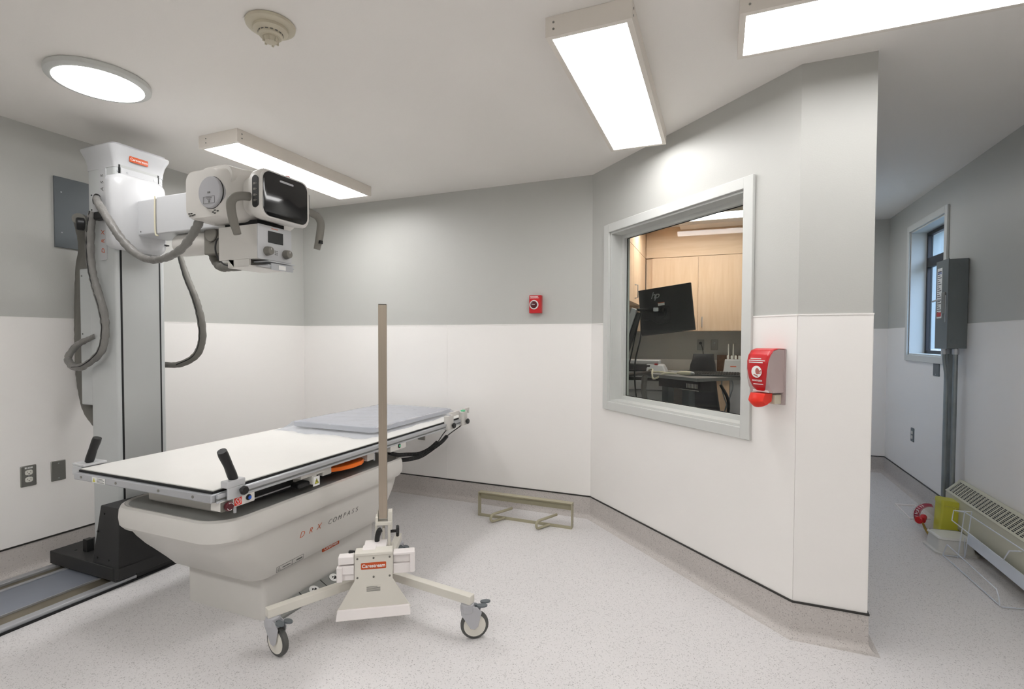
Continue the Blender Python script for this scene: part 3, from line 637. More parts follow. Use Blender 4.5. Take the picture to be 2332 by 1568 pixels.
# cable bracket and sleeves
br = MB(); br.box((-3.122,1.672,1.948),(-2.925,1.700,2.052)); br.build('cable_bracket', M_white, xs, .002)
mb = MB()
for z in (1.962,2.040): mb.cyl((-3.118,1.672,z),(-3.118,1.669,z),.004,n=8).cyl((-2.931,1.672,z),(-2.931,1.669,z),.004,n=8)
mb.build('screw', M_rubber, xs)
MB().lathe([(.030,0),(.030,.008),(.024,.010)], (-3.070,1.672,2.012), (0,-1,0), 20).build('cable_grommet', M_rubber, xs)
MB().box((-3.10,1.655,1.905),(-2.97,1.698,1.947)).build('cable_saddle', M_rubber, xs, .01)
MB().tube([(-3.235,1.70,1.90),(-3.25,1.665,1.90)], .035, 16, 0).build('cable_gland', M_rubber, xs, .008)
c1 = [(-3.058,1.668,2.006),(-3.010,1.636,2.002),(-2.925,1.600,1.955),(-2.806,1.59,1.84),(-2.738,1.60,1.758),(-2.645,1.61,1.687),(-2.541,1.61,1.655),(-2.429,1.61,1.660),(-2.327,1.61,1.695),(-2.266,1.62,1.756),(-2.232,1.64,1.834),(-2.225,1.66,1.863)]
MB().tube(c1, [.015,.017,.018,.019,.019,.018,.017,.017,.018,.019,.019,.018], 16, 9, wob=.12).build('cable_sleeve', M_sleeve, xs, ang=60)
c2 = [(-3.087,1.66,1.947),(-3.112,1.66,1.861),(-3.12,1.66,1.745),(-3.104,1.66,1.627),(-3.061,1.66,1.521),(-3.015,1.66,1.415),(-3.003,1.66,1.311),(-3.033,1.655,1.206),(-3.138,1.64,1.133),(-3.237,1.64,1.119),(-3.316,1.65,1.166),(-3.285,1.68,1.239),(-3.165,1.70,1.287)]
MB().tube(c2, [.019,.020,.019,.018,.020,.020,.019,.018,.018,.019,.017,.016,.014], 16, 9, wob=.13).build('cable_sleeve', M_sleeve, xs, ang=60)
MB().tube([(p[0]+.004, p[1]-.0185, p[2]) for p in c2[:10]], .0028, 6, 9).build('sleeve_seam', M_rubber, xs)
c3 = [(-3.255,1.68,1.93),(-3.33,1.74,1.92),(-3.40,1.80,1.80),(-3.43,1.80,1.662),(-3.448,1.80,1.456),(-3.455,1.80,1.248),(-3.450,1.80,1.066),(-3.43,1.80,.950),(-3.385,1.795,.860),(-3.30,1.79,.79)]
MB().tube(c3, [.03,.04,.045,.046,.046,.045,.044,.042,.040,.036], 16, 8, wob=.025).build('cable_sleeve', M_sleeved, xs, ang=60)
c4 = [(-3.0,2.0,1.95),(-3.02,2.08,1.86),(-3.020,2.08,1.78),(-2.964,2.08,1.646),(-2.890,2.08,1.512),(-2.843,2.08,1.381),(-2.838,2.08,1.264),(-2.896,2.08,1.172),(-3.013,2.06,1.119),(-3.12,2.01,1.119),(-3.15,1.95,1.12)]
MB().tube(c4, [.011,.012,.015,.018,.020,.021,.021,.020,.018,.017,.016], 14, 8, wob=.08).build('cable_sleeve', M_sleeved, xs, ang=60)
MB().tube([(p[0]+.004, p[1]-.0195, p[2]) for p in c4[2:9]], .003, 6, 8).build('sleeve_seam', M_rubber, xs)
MB().tube([(-2.46,1.86,1.78),(-2.441,1.85,1.735),(-2.400,1.84,1.672),(-2.338,1.82,1.640),(-2.26,1.80,1.632),(-2.17,1.79,1.628)], .022, 14, 8, wob=.10).build('cable_sleeve', M_sleeved, xs, ang=60)

# ---------------------------------------------------------------- exam table
tb = thing('exam_table', (-2.14, 2.0, 0), 'x-ray examination table with white flat top on a sculpted pale grey pedestal', 'exam table')
TX0, TX1, TY0, TY1 = -2.625, -1.762, 1.318, 3.40
cx, cy = -2.14, 2.0
lv = [(0,.250,.337,.02),(.203,.255,.340,.03),(.2045,.262,.362,.04),(.212,.292,.408,.07),(.225,.299,.420,.085),(.25,.304,.443,.095),(.28,.308,.470,.10),(.32,.313,.507,.105),(.36,.318,.545,.11),(.40,.323,.578,.12),(.432,.328,.600,.13),(.440,.332,.606,.13),(.447,.346,.622,.13),(.462,.354,.633,.13),(.490,.356,.636,.13),(.525,.354,.634,.13),(.542,.349,.629,.13),(.549,.339,.619,.13)]
def far(z): return .05+.06*max(0, min(1, (.44-z)/.24))     # the far end reaches a little further out than the near end
mb = MB(); mb.rings([rrect(cx,cy+far(z)/2,a,b+far(z)/2,r,z,8) for z,a,b,r in lv], cap1=False)
mb.rings([rrect(cx,cy+.025,.338,.643,.13,.549,8), rrect(cx,cy+.025,.325,.630,.12,.545,8)], cap0=False, cap1=False)
mb.build('pedestal', M_shell, tb, ang=28)
MB().rings([rrect(cx,cy+.025,.326,.631,.12,.540,8), rrect(cx,cy+.025,.326,.631,.12,.5455,8)]).build('pedestal_deck', M_deck, tb)
MB().box((-2.38,1.475,.545),(-1.94,2.54,.648)).build('lift_housing', M_shell, tb, .012)
MB().box((-2.40,1.62,.560),(-1.89,2.42,.640)).build('bucky_tray', M_dk2, tb, .004)
MB().box((-1.892,1.50,.571),(-1.886,1.86,.577)).build('tray_rail', M_alu, tb)
# frame: extruded aluminium rim with slot, table-top panel inset
mb = MB()
for a, b in (((TX0,TY0),(TX1,TY0+.05)),((TX0,TY1-.05),(TX1,TY1)),((TX0,TY0+.05),(TX0+.05,TY1-.05)),((TX1-.05,TY0+.05),(TX1,TY1-.05))): mb.box((*a,.655),(*b,.687))
mb.build('frame', M_alu, tb, .005, 3)
MB().box((TX1,TY0+.02,.668),(TX1+.012,TY1-.02,.686)).box((TX1,TY0+.02,.650),(TX1+.010,TY1-.02,.660)).build('accessory_rail', M_alu, tb, .003)
MB().box((TX1,TY0+.02,.660),(TX1+.004,TY1-.02,.668)).build('rail_slot', M_deck, tb)
MB().box((TX0+.012,TY0+.014,.687),(TX1-.010,TY1-.012,.6955)).build('edge_gasket', M_dk2, tb)
MB().box((TX0+.016,TY0+.020,.6955),(TX1-.014,TY1-.016,.7005)).build('table_top', mat('table_top_white', (238, 236, 232), .28, var=.01), tb, .001)
MB().box((TX0+.05,TY0+.05,.64),(TX1-.05,TY1-.05,.66)).build('under_panel', M_shell, tb)
mb = MB()
for x in (TX0+.055, -2.33, -2.06, -1.86): mb.cyl((x,TY0,.671),(x,TY0-.002,.671),.006,n=10)
mb.build('screw', M_plate, tb)
wlb = MB(FY(-2.445,TY0-.0006,.669)).box((-.045,-.012,0),(.045,.012,.0008)).build('warning_label', M_paper, tb)
MB(FY(-2.445,TY0-.0016,.669)).prism([(-.040,-.008),(-.022,-.008),(-.031,.009)], (0,0,0), (1,0,0), (0,1,0), .0006).build('warning_triangle', M_yel, wlb)
mb = MB(FY(-2.445,TY0-.0016,.669))
for i in range(4): mb.box((-.012,-.009+i*.005,0),(.040-.01*(i%2),-.0072+i*.005,.0005))
mb.build('print_lines', M_gtxt, wlb)
# hand grips clamped to the near end
def grip(base, tip, side):
    b = V(base); t_ = V(tip); d = (t_-b)
    g = MB().tube([b, b+d*.15, b+d*.5+V((side*.002,0,0)), b+d*.85, t_], [.0165,.018,.0165,.0185,.017], 16, 4).build('hand_grip', M_rubber, tb)
    return g
grip((-1.757,1.412,.728),(-1.735,1.345,.852),1)
MB().box((-1.775,1.368,.700),(-1.735,1.448,.728)).box((-1.748,1.372,.655),(-1.735,1.445,.702)).build('grip_clamp', M_white, tb, .004)
MB().lathe([(.007,0),(.007,.012),(.017,.013),(.019,.020),(.015,.028)], (-1.735,1.425,.684), (1,0,0), 8).build('clamp_knob', M_rubber, tb)
grip((-2.645,1.388,.716),(-2.602,1.400,.826),-1)
MB().box((-2.700,1.350,.7015),(-2.612,1.445,.714)).box((-2.700,1.350,.66),(-2.630,1.445,.703)).build('grip_clamp', M_white, tb, .004)
MB().box((-1.80,1.345,.617),(-1.747,1.50,.655)).build('control_box', M_shell, tb, .003)
FE = lambda y, z: FX(-1.747, y, z)
MB(FE(1.372,.634)).rings([rrect(0,0,.026,.019,.003,0,2), rrect(0,0,.026,.019,.003,.002,2)]).build('stop_plate', M_hgrey, tb)
eb = MB(FE(1.372,.634)).lathe([(.013,.002),(.013,.010),(.018,.011),(.018,.018),(.014,.021)], (0,0,0), (0,0,1), 22).build('stop_button', M_mar, tb)
mb = MB(FE(1.372,.634))
for k in range(2):
    for j in range(5):
        a = k*PI+j*.35+.3; mb.bar((.0135*math.cos(a),.0135*math.sin(a),.0212),(.0135*math.cos(a+.33),.0135*math.sin(a+.33),.0212),.0018,.001)
mb.build('arrow_marks', M_paper, eb)
rl = MB(FE(1.422,.638)).box((-.016,-.016,0),(.016,.016,.001)).build('red_label', M_bred, tb)
mb = MB(FE(1.422,.638))
for j in range(12):
    a = j*PI/6; mb.bar((.012*math.cos(a),.012*math.sin(a),.0014),(.012*math.cos(a+.53),.012*math.sin(a+.53),.0014),.0018,.0008)
mb.bar((-.006,.007,.0014),(0,-.006,.0014),.002,.0008).bar((.006,.007,.0014),(0,-.006,.0014),.002,.0008)
mb.build('label_mark', M_paper, rl)
MB(FE(1.470,.640)).lathe([(.012,0),(.012,.003),(.009,.0035),(.008,.007)], (0,0,0), (0,0,1), 18).build('button_ring', M_rubber, tb)
MB(FE(1.470,.640)).lathe([(.0075,.003),(.0075,.009),(.005,.010)], (0,0,0), (0,0,1), 18).build('blue_button', M_blue, tb)
MB().cyl((-1.775,1.43,.617),(-1.775,1.43,.585),.006,n=12).build('pin', M_alu, tb)
# hanging tray bracket, latch and orange bucky handle along the side
MB().box((-2.0,1.775,.628),(-1.775,1.885,.652)).box((-1.90,1.84,.588),(-1.772,1.870,.630)).build('tray_bracket', M_shell, tb, .002)
lt = MB().box((-1.772,1.845,.578),(-1.768,1.885,.622)).build('bracket_label', M_paper, tb)
tri = MB(FX(-1.7678,1.865,.600)).prism([(-.014,-.012),(.014,-.012),(0,.014)], (0,0,0), (1,0,0), (0,1,0), .0005).build('warning_triangle', M_yel, lt)
MB(FX(-1.7672,1.865,.600)).bar((-.013,-.0115,0),(.013,-.0115,0),.0015,.0004).bar((.013,-.0115,0),(0,.012,0),.0015,.0004).bar((0,.012,0),(-.013,-.0115,0),.0015,.0004).bar((-.004,.003,0),(.005,-.007,0),.003,.0004).build('triangle_mark', M_ktxt, lt)
MB().box((-1.84,1.77,.582),(-1.785,1.845,.606)).build('latch_handle', M_rubber, tb, .01, 3)
mb = MB()
a_ = [(1.985,.0),(2.02,.02),(2.06,.045),(2.13,.062),(2.20,.058),(2.245,.035),(2.262,.0)]
mb.rings([[(-1.83+p[1],p[0],z) for p in a_]+[(-1.85,2.262,z),(-1.85,1.985,z)] for z in (.600,.622)])
mb.build('bucky_handle', M_orange, tb, .004)
MB().box((-1.86,1.93,.604),(-1.79,1.99,.640)).box((-1.86,2.27,.600),(-1.79,2.33,.64)).box((-1.86,1.88,.628),(-1.775,1.93,.652)).build('tray_stop', M_shell, tb, .003)
MB().cyl((-1.80,1.90,.60),(-1.80,1.90,.57),.006,n=12).cyl((-1.80,2.34,.63),(-1.80,2.34,.59),.006,n=12).build('pin', M_alu, tb)
MB().box((-1.86,2.43,.620),(-1.752,2.585,.655)).build('switch_box', M_shell, tb, .003)
MB(FX(-1.752,2.515,.643)).lathe([(.013,0),(.013,.003),(.009,.004)], (0,0,0), (0,0,1), 18).build('button_ring', M_rubber, tb)
MB(FX(-1.752,2.515,.643)).lathe([(.008,.003),(.008,.006),(.005,.007)], (0,0,0), (0,0,1), 18).build('green_button', M_green, tb)
# lettering on the pedestal side
tilt = math.atan2(.010, .06)
def FT(y, z):
    zz = [l[0] for l in lv]; ax = [l[1] for l in lv]
    i = max(k for k in range(len(zz)) if zz[k] <= z); f_ = (z-zz[i])/(zz[i+1]-zz[i]); x = cx+ax[i]+(ax[i+1]-ax[i])*f_
    return fr((x+.0012, y, z), (0,1,0), (.14, 0, 1))
for k, y in zip('DRX', (1.826,1.882,1.935)): text('lettering', k, M_ltxt, tb, FT(y,.347), .042, shear=.25, bold=-.0007)
for k, y in zip('COMPASS', (2.012,2.046,2.083,2.119,2.152,2.185,2.218)): text('lettering', k, M_gtxt, tb, FT(y,.345), .037, shear=.25, bold=-.0007)
lg = MB(fr((cx+.2565,2.085,.187),(0,1,0),(0,0,1))); pill(lg,.062,.012,.003,-.004,.002,.001); lgo = lg.build('logo_plate', M_logo, tb)
text('lettering', 'Carestream', M_wtxt, lgo, fr((cx+.2587,2.085,.187),(0,1,0),(0,0,1)), .021)
for y, w_ in ((1.735,.045),(1.815,.034)):
    F_ = FT(y,.232); ol = MB(F_)
    for a, b in (((-w_,-.012),(w_,-.012)),((w_,-.012),(w_,.012)),((w_,.012),(-w_,.012)),((-w_,.012),(-w_,-.012))): ol.bar((*a,0),(*b,0),.0012,.0008)
    ol.bar((-w_*.25,-.001,0),(w_*.8,-.001,0),.004 if w_ > .04 else .008,.0006)
    if w_ > .04: ol.bar((-w_*.85,-.006,0),(-w_*.5,-.006,0),.0015,.0006).bar((-w_*.85,-.006,0),(-w_*.675,.007,0),.0015,.0006).bar((-w_*.5,-.006,0),(-w_*.675,.007,0),.0015,.0006)
    ol.build('information_label', M_gtxt, tb)
# far end clamps
for y0_, y1_ in ((3.075,3.155),(3.29,3.365)):
    MB().box((-1.772,y0_,.640),(-1.735,y1_,.742)).build('side_clamp', M_shell, tb, .006)
    MB().lathe([(.006,0),(.006,.008),(.019,.009),(.021,.016),(.017,.022)], (-1.735,y1_-.025,.668), (1,0,0), 10).build('clamp_knob', M_rubber, tb)
MB().box((-1.78,3.155,.722),(-1.762,3.29,.752)).box((-1.78,3.365,.735),(-1.758,3.44,.757)).box((-1.78,3.425,.715),(-1.758,3.44,.736)).build('clamp_bar', M_shell, tb, .004)
MB().lathe([(.018,0),(.018,.006),(.014,.010)], (-1.753,3.325,.742), (0,0,1), 18).build('green_button', M_green, tb)
MB().lathe([(.016,0),(.016,.004),(.012,.005)], (-1.753,3.105,.742), (0,0,1), 18).build('button_ring', M_lgrey, tb)
def coil(pts, r, R, turns, n=7):
    P = [V(p) for p in pts]; e = [P[0]*2-P[1]]+P+[P[-1]*2-P[-2]]; L = []; K = 12
    for i in range(1, len(e)-2):
        for k in range(K):
            t_ = k/K; a, b, c, d = e[i-1], e[i], e[i+1], e[i+2]; L.append(.5*((2*b)+(c-a)*t_+(2*a-5*b+4*c-d)*t_*t_+(3*b-a-3*c+d)*t_**3))
    L.append(P[-1]); out = []; m_ = turns*10
    for i in range(m_+1):
        f_ = i/m_*(len(L)-1); k = min(int(f_), len(L)-2); p = L[k].lerp(L[k+1], f_-k); d = (L[k+1]-L[k]).normalized()
        x = d.cross(V((0,0,1))).normalized(); y = x.cross(d); a = 2*PI*turns*i/m_; out.append(p+x*math.cos(a)*R+y*math.sin(a)*R)
    return MB().tube(out, r, n, 0)
coil([(-1.84,2.64,.520),(-1.81,2.71,.515),(-1.80,2.834,.510),(-1.80,3.0,.535),(-1.80,3.10,.555),(-1.80,3.165,.580)], .004, .010, 60).build('coiled_cord', M_rubber, tb)
coil([(-1.815,2.50,.600),(-1.815,2.58,.570),(-1.815,2.68,.550),(-1.815,2.83,.525),(-1.815,2.95,.530),(-1.815,3.06,.558)], .004, .009, 55).build('coiled_cord', M_rubber, tb)
MB().tube([(-1.81,3.06,.558),(-1.80,3.072,.58),(-1.79,3.10,.61),(-1.77,3.12,.642)], .0035, 8).build('cord', M_rubber, tb)
MB().tube([(-1.80,3.165,.580),(-1.79,3.22,.60),(-1.78,3.29,.62),(-1.76,3.33,.642)], .0035, 8).build('cord', M_rubber, tb)
# foot pedal strip
fp = thing('foot_switch', (-1.86, 2.0, 0), 'black foot pedal strip with white round symbols along the table base', 'foot pedal')
MB().prism([(0,0),(.058,0),(.058,.012),(0,.042)], (-1.880,2.32,0), (1,0,0), (0,0,1), .64).build('strip', M_deck, fp, .002)
mb = MB()
for y in (1.86, 2.00, 2.14): mb.bar((-1.878,y,.0425),(-1.823,y,.0130),.004,.0015,up=(0,1,0))
mb.build('divider', M_dk2, fp)
for y in (1.79, 1.93, 2.07):
    F_ = fr((-1.850,y,.0280),(0,1,0),(-.88,0,.475)); F_.translation += V((.0007,0,.0014))
    dd = MB(F_).cyl((0,0,0),(0,0,.001),.026,n=24).build('symbol_disc', M_paper, fp)
    MB(F_).prism([(-.014,-.008),(.004,-.012),(.014,-.002),(.012,.008)],(0,0,.001),(1,0,0),(0,1,0),.0005).prism([(-.012,.002),(-.004,.012),(.004,.004)],(0,0,.001),(1,0,0),(0,1,0),.0005).build('symbol', M_dk2, dd)

# wrapped pad on the table
pdx0, pdx1, pdy0, pdy1 = -2.548, -1.905, 2.475, 3.43
pd = thing('table_pad', ((pdx0+pdx1)/2, (pdy0+pdy1)/2, .7005), 'grey foam table pad still in clear plastic wrap on the far table end', 'mattress pad')
mb = MB()
mb.rings([rrect((pdx0+pdx1)/2,(pdy0+pdy1)/2,(pdx1-pdx0)/2,(pdy1-pdy0)/2,.03,z,4) for z in (.712,.744)])
mb.build('pad', M_wpad, pd, .006, 3)
nx, ny = 46, 60; vs = []
for j in range(ny+1):
    for i in range(nx+1):
        u_ = i/nx; v_ = j/ny; x = pdx0-.035+(pdx1-pdx0+.075)*u_; y = pdy0-.115+(pdy1-pdy0+.145)*v_
        e = min(u_*16, (1-u_)*14, (1-v_)*18, 1); ey = min(1, max(0, (y-(pdy0-.115))/.12))
        h = .703+.044*min(1, max(0, e))*(ey**.8)
        w1 = math.sin(x*31+y*9+2*math.sin(y*13))*.5+math.sin(x*13-y*37)*.5+math.sin((x+y)*71)*.25
        h += .004*w1*(1.3-ey*.8)*(1 if e < 1 or ey < 1 else .55)+ .0015*random.uniform(-1,1)
        vs.append((x+.008*math.sin(y*21)*(1-e), y+.02*math.sin(x*17)*(1-ey), max(.7018, h)))
mb = MB(); mb.faces(vs, [(j*(nx+1)+i, j*(nx+1)+i+1, (j+1)*(nx+1)+i+1, (j+1)*(nx+1)+i) for j in range(ny) for i in range(nx)])
mb.build('plastic_wrap', M_film, pd, ang=60)

# ---------------------------------------------------------------- mobile cassette stand
ax = V((.835,.550,0)).normalized(); ay = V((-ax.y, ax.x, 0))
HUB = V((-1.460,1.965,0)); SF = Matrix(((ax.x,ay.x,0,HUB.x),(ax.y,ay.y,0,HUB.y),(0,0,1,0),(0,0,0,1)))
st = thing('mobile_cassette_stand', HUB, 'three wheeled cream stand with a tall square steel pole in front of the table', 'cassette stand')
pz0 = .435
po = MB(SF).box((-.019,-.019,pz0),(.019,.019,1.437)).build('pole', M_steel, st, .0015)
MB(SF).box((-.018,-.018,1.437),(.018,.018,1.440)).build('pole_cap', M_dark, po)
SC = SF @ Matrix.Translation((0,0,-.040))
SB = SF @ Matrix.Translation((-.035,-.085,-.022))
mb = MB(SC)
mb.box((-.034,-.028,.455),(-.022,.028,.485)).box((.022,-.022,.42),(.042,.028,.505)).box((-.034,-.032,.448),(.040,.026,.462))
mb.box((-.036,-.026,.36),(-.026,.02,.452)).box((.022,-.024,.34),(.034,.022,.452)).box((-.004,-.02,.36),(.008,.02,.43)).prism([(-.03,0),(-.022,0),(-.022,.05),(-.026,.05)],(0,.02,.46),(1,0,0),(0,0,1),.03)
mb.build('clamp_body', M_sbeige, st, .002)
MB(SC).tube([(-.008,-.035,.430),(-.016,-.04,.425),(-.024,-.042,.40),(-.026,-.042,.372)], [.012,.013,.012,.011], 12).build('clamp_lever', M_rubber, st)
MB(SC).cyl((.034,-.01,.41),(.060,-.01,.41),.007,n=12).lathe([(.026,0),(.028,.004),(.028,.010),(.024,.014)], (.060,-.01,.41), (1,0,0), 8).build('clamp_knob', M_rubber, st)
MB(SB).cyl((-.065,-.06,.355),(-.085,-.06,.355),.012,n=10).lathe([(.015,0),(.016,.016),(.012,.02)], (-.085,-.06,.355), (-1,0,0), 10).build('side_knob', M_rubber, st)
MB(SB).box((-.045,-.085,.352),(.012,-.035,.378)).build('top_block', M_poly, st, .002)
PY = -.196
SH = SF; SF = SF @ Matrix.Translation((-.030,0,0))

mb = MB(SF)
pl_ = [(-.080,.345),(-.076,.350),(.076,.350),(.080,.345),(.080,.232),(.158,.100),(-.158,.100),(-.080,.232)]
mb.prism(pl_, (0,PY,0), (1,0,0), (0,0,1), -.0)if 0 else None
mb.rings([[(p[0],PY,p[1]) for p in pl_],[(p[0],PY+.006,p[1]) for p in pl_]])
mb.build('front_plate', M_sbeige, st, .001)
MB(SF).box((-.080,PY-.004,.338),(.080,PY+.06,.353)).build('plate_top_edge', M_sbeige, st, .004)
MB(SF).rings([[(-.158,PY-.018,.070),(-.158,PY+.016,.070),(-.152,PY+.012,.112),(-.152,PY-.006,.112)],[(.158,PY-.018,.070),(.158,PY+.016,.070),(.152,PY+.012,.112),(.152,PY-.006,.112)]]).build('bottom_bumper', M_poly, st, .004)
mb = MB(SF)
for x in (-.068,0,.068):
    for z in (.328,.245): mb.cyl((x,PY-.002,z),(x,PY,z),.0045,n=10)
mb.build('screw', M_hgrey, st)
lg = MB(SF @ fr((0,PY,.294),(1,0,0),(0,0,1))); pill(lg,.053,.0145,.004,0,.0012,.0004); lgo = lg.build('logo_plate', M_logo, st)
text('lettering', 'Carestream', M_wtxt, lgo, SF @ fr((0,PY-.0016,.294),(1,0,0),(0,0,1)), .0205, bold=.0004)
ll = MB(SF @ fr((0,PY,.195),(1,0,0),(0,0,1))).box((-.032,-.014,0),(.032,.014,.0006)).build('warning_label', M_sbeige, st)
mb = MB(SF @ fr((0,PY-.0008,.195),(1,0,0),(0,0,1)))
for i in range(5): mb.box((-.030,-.012+i*.0045,0),(.028-.012*(i == 4),-.0100+i*.0045,.0004))
mb.build('print_lines', M_gtxt, ll)
for s_ in (-1, 1):     # white grid holders at both sides of the plate
    a, b = (.082, .170) if s_ > 0 else (.082, .148)
    mb = MB(SF)
    if s_ < 0:
        mb.box((-b,PY+.0,.306),(-a+.0,PY+.045,.340)).box((-b,PY+.01,.232),(-a,PY+.05,.290)).box((-b-.002,PY+.0,.262),(-a,PY+.05,.300)).box((-b-.006,PY-.006,.232),(-b+.018,PY+.02,.298))
    else:
        mb.box((a,PY+.01,.245),(b,PY+.05,.290)).box((a,PY+.02,.290),(b,PY+.05,.330)).box((a,PY+.0,.330),(b+.006,PY+.05,.342)).box((b-.016,PY+.0,.250),(b+.006,PY+.05,.335))
    mb.build('grid_holder', M_poly, st, .004)
mb = MB(SF).box((-.05,PY+.006,.175),(.05,-.02,.340)).build('centre_housing', M_poly, st, .004)
SF = SH
def caster(tip, trail):
    tip = V(tip); t_ = V((math.cos(trail), math.sin(trail), 0)); sd = V((-t_.y, t_.x, 0)); R_ = .060
    wc = tip + t_*.030; wc.z = R_
    f_ = Matrix(((t_.x,sd.x,0,wc.x),(t_.y,sd.y,0,wc.y),(0,0,1,wc.z),(0,0,0,1)))
    ca = MB(Matrix(((t_.x,sd.x,0,tip.x),(t_.y,sd.y,0,tip.y),(0,0,1,0),(0,0,0,1))))
    ca.lathe([(.030,.120),(.031,.136),(.028,.152),(.020,.156)], (0,0,0), (0,0,1), 24)
    for s_ in (-1, 1):
        y0_ = s_*.017
        poly = [(-.030,.135),(-.028,.112),(-.010,.085),(.012,.050),(.030,.046),(.044,.058),(.052,.090),(.060,.120),(.040,.142),(0,.150)]
        ca.rings([[(p[0],y0_,p[1]) for p in poly],[(p[0],y0_+s_*.004,p[1]) for p in poly]])
    ca.box((-.026,-.020,.118),(.044,.020,.136))
    c_ = ca.build('caster', M_lgrey, st, .002)
    MB(f_).lathe([(.030,-.012),(R_-.010,-.012),(R_-.002,-.009),(R_,-.004),(R_,.004),(R_-.002,.009),(R_-.010,.012),(.030,.012)], (0,0,0), (0,1,0), 36).build('tire', M_dark if 0 else mat('grey_tread', (84, 84, 82), .6), c_)
    MB(f_).lathe([(.008,-.016),(.012,-.014),(R_-.013,-.0125),(R_-.013,.0125),(.012,.014),(.008,.016)], (0,0,0), (0,1,0), 28).build('wheel_hub', M_sbeige, c_)
    b_ = Matrix(((t_.x,sd.x,0,tip.x),(t_.y,sd.y,0,tip.y),(0,0,1,0),(0,0,0,1)))
    m_ = MB(b_)
    for dx, dy, k in ((.062,-.012,.0),(.078,.014,.004)):
        m_.rings([[(dx+.020*math.cos(a_)*1.1, dy+.013*math.sin(a_), .140+k+z) for a_ in [q*PI/8 for q in range(16)]] for z in (0,.006)])
    m_.box((.03,-.006,.134),(.07,.006,.144)); m_.build('brake_pedal', M_pgrey, c_)
LZ = .174
legs = [((-1.668,1.498), -.15), ((-.968,1.900), .55), ((-1.640,2.345), -.55)]
for (x, y), tr in legs:
    d = (V((x,y,0))-V((HUB.x,HUB.y,0))).normalized(); a = V((HUB.x,HUB.y,LZ))+d*.03; b = V((x,y,LZ))+d*.012
    MB().bar(a, b, .036).build('leg', M_sbeige, st, .0025)
    caster((x-d.x*.012, y-d.y*.012, 0), tr)
MB(SF).box((-.045,-.04,.157),(.045,.04,.30)).build('leg_hub', M_sbeige, st, .003)

# ---------------------------------------------------------------- low metal rack by the back wall
rk = thing('metal_floor_rack', (-1.25, 3.29, 0), 'low olive beige metal holder frame lying on the floor by the back wall', 'holder')
a0, a1, yk = -1.600, -.905, 3.295
mb = MB()
mb.box((a0,yk+.02,.115),(a1,yk+.024,.172)).box((a0,yk-.02,.168),(a1,yk+.024,.173)).build('channel', M_tan, rk)
mb = MB().box((a0,yk+.018,.140),(a1,yk+.020,.1425)); mb.build('channel_rib', M_tan, rk)
for x in (a0-.003, a1-.003): MB().box((x,yk-.022,.0),(x+.006,yk+.024,.173)).build('end_post', M_tan, rk, .0015)
MB().box((a0,yk-.022,.0),(a1,yk+.022,.005)).box((a0,yk-.022,.005),(a1,yk-.019,.018)).build('bottom_channel', M_tan, rk)
for x in (a0+.155, a1-.205):
    MB().tube([(x+.08,yk+.05,.062),(x+.045,yk-.02,.060),(x+.005,yk-.10,.058),(x-.004,yk-.122,.050),(x-.006,yk-.130,.035),(x-.002,yk-.124,.016),(x+.01,yk-.10,.010),(x+.05,yk-.02,.010)], .009, 12, 6).build('bent_rod', M_tan, rk)
mb = MB()
for x in (a0+.20,a0+.23,a1-.16,a1-.13,a1-.02): mb.cyl((x,yk-.012,.005),(x,yk-.012,.007),.005,n=8)
mb.cyl((a1+.003,yk+.01,.155),(a1+.005,yk+.01,.155),.005,n=8)
mb.build('screw', M_hgrey, rk)

# ---------------------------------------------------------------- hall: disconnect box, conduits, heater
BX0, BX1, BY0, BY1, BZ0, BZ1 = 1.390, 1.497, 4.182, 4.38, 1.226, 1.815
db = thing('disconnect_switch', (1.43, 4.31, BZ0), 'grey electrical disconnect box mounted beside the hall window', 'electrical box')
MB().box((BX0+.006,BY0,BZ0),(BX1,BY1,BZ1)).build('enclosure', M_dgrey, db, .002)
dr = MB().box((BX0,BY0-.002,BZ0-.004),(BX0+.006,BY1+.002,BZ1+.004)).build('cover', M_dgrey, db, .001)
FW = lambda y, z: fr((BX0, y, z), (0,-1,0), (0,0,1))
lb = MB(FW(4.318,1.60)).box((-.040,-.17,0),(.040,.17,.0008)).build('instruction_label', M_paper, dr)
mb = MB(FW(4.318,1.60))
for i in range(22):
    z = -.16+i*.0145; mb.box((-.034,z,.0008),(.030-.02*(i%3),z+.005,.0012))
mb.build('print_lines', M_ktxt, lb)
text('lettering', 'E·T·N', mat('blue_print', (60, 90, 170), .5), lb, FW(4.318,1.735) @ Matrix.Translation((0,0,.0015)), .024)
MB(FW(4.318,1.46)).box((-.036,-.018,.0012),(.036,.01,.0016)).build('red_print', M_red, lb)
MB().box((BX0-.006,4.215,1.46),(BX0,4.27,1.60)).build('handle_plate', M_plate, db, .002)
MB().tube([(BX0-.006,4.25,1.55),(BX0-.03,4.27,1.55),(BX0-.034,4.33,1.545)], .006, 8).build('switch_lever', M_alu, db)
MB().box((BX0-.004,4.205,1.40),(BX0,4.212,1.58)).build('hasp', M_alu, db)
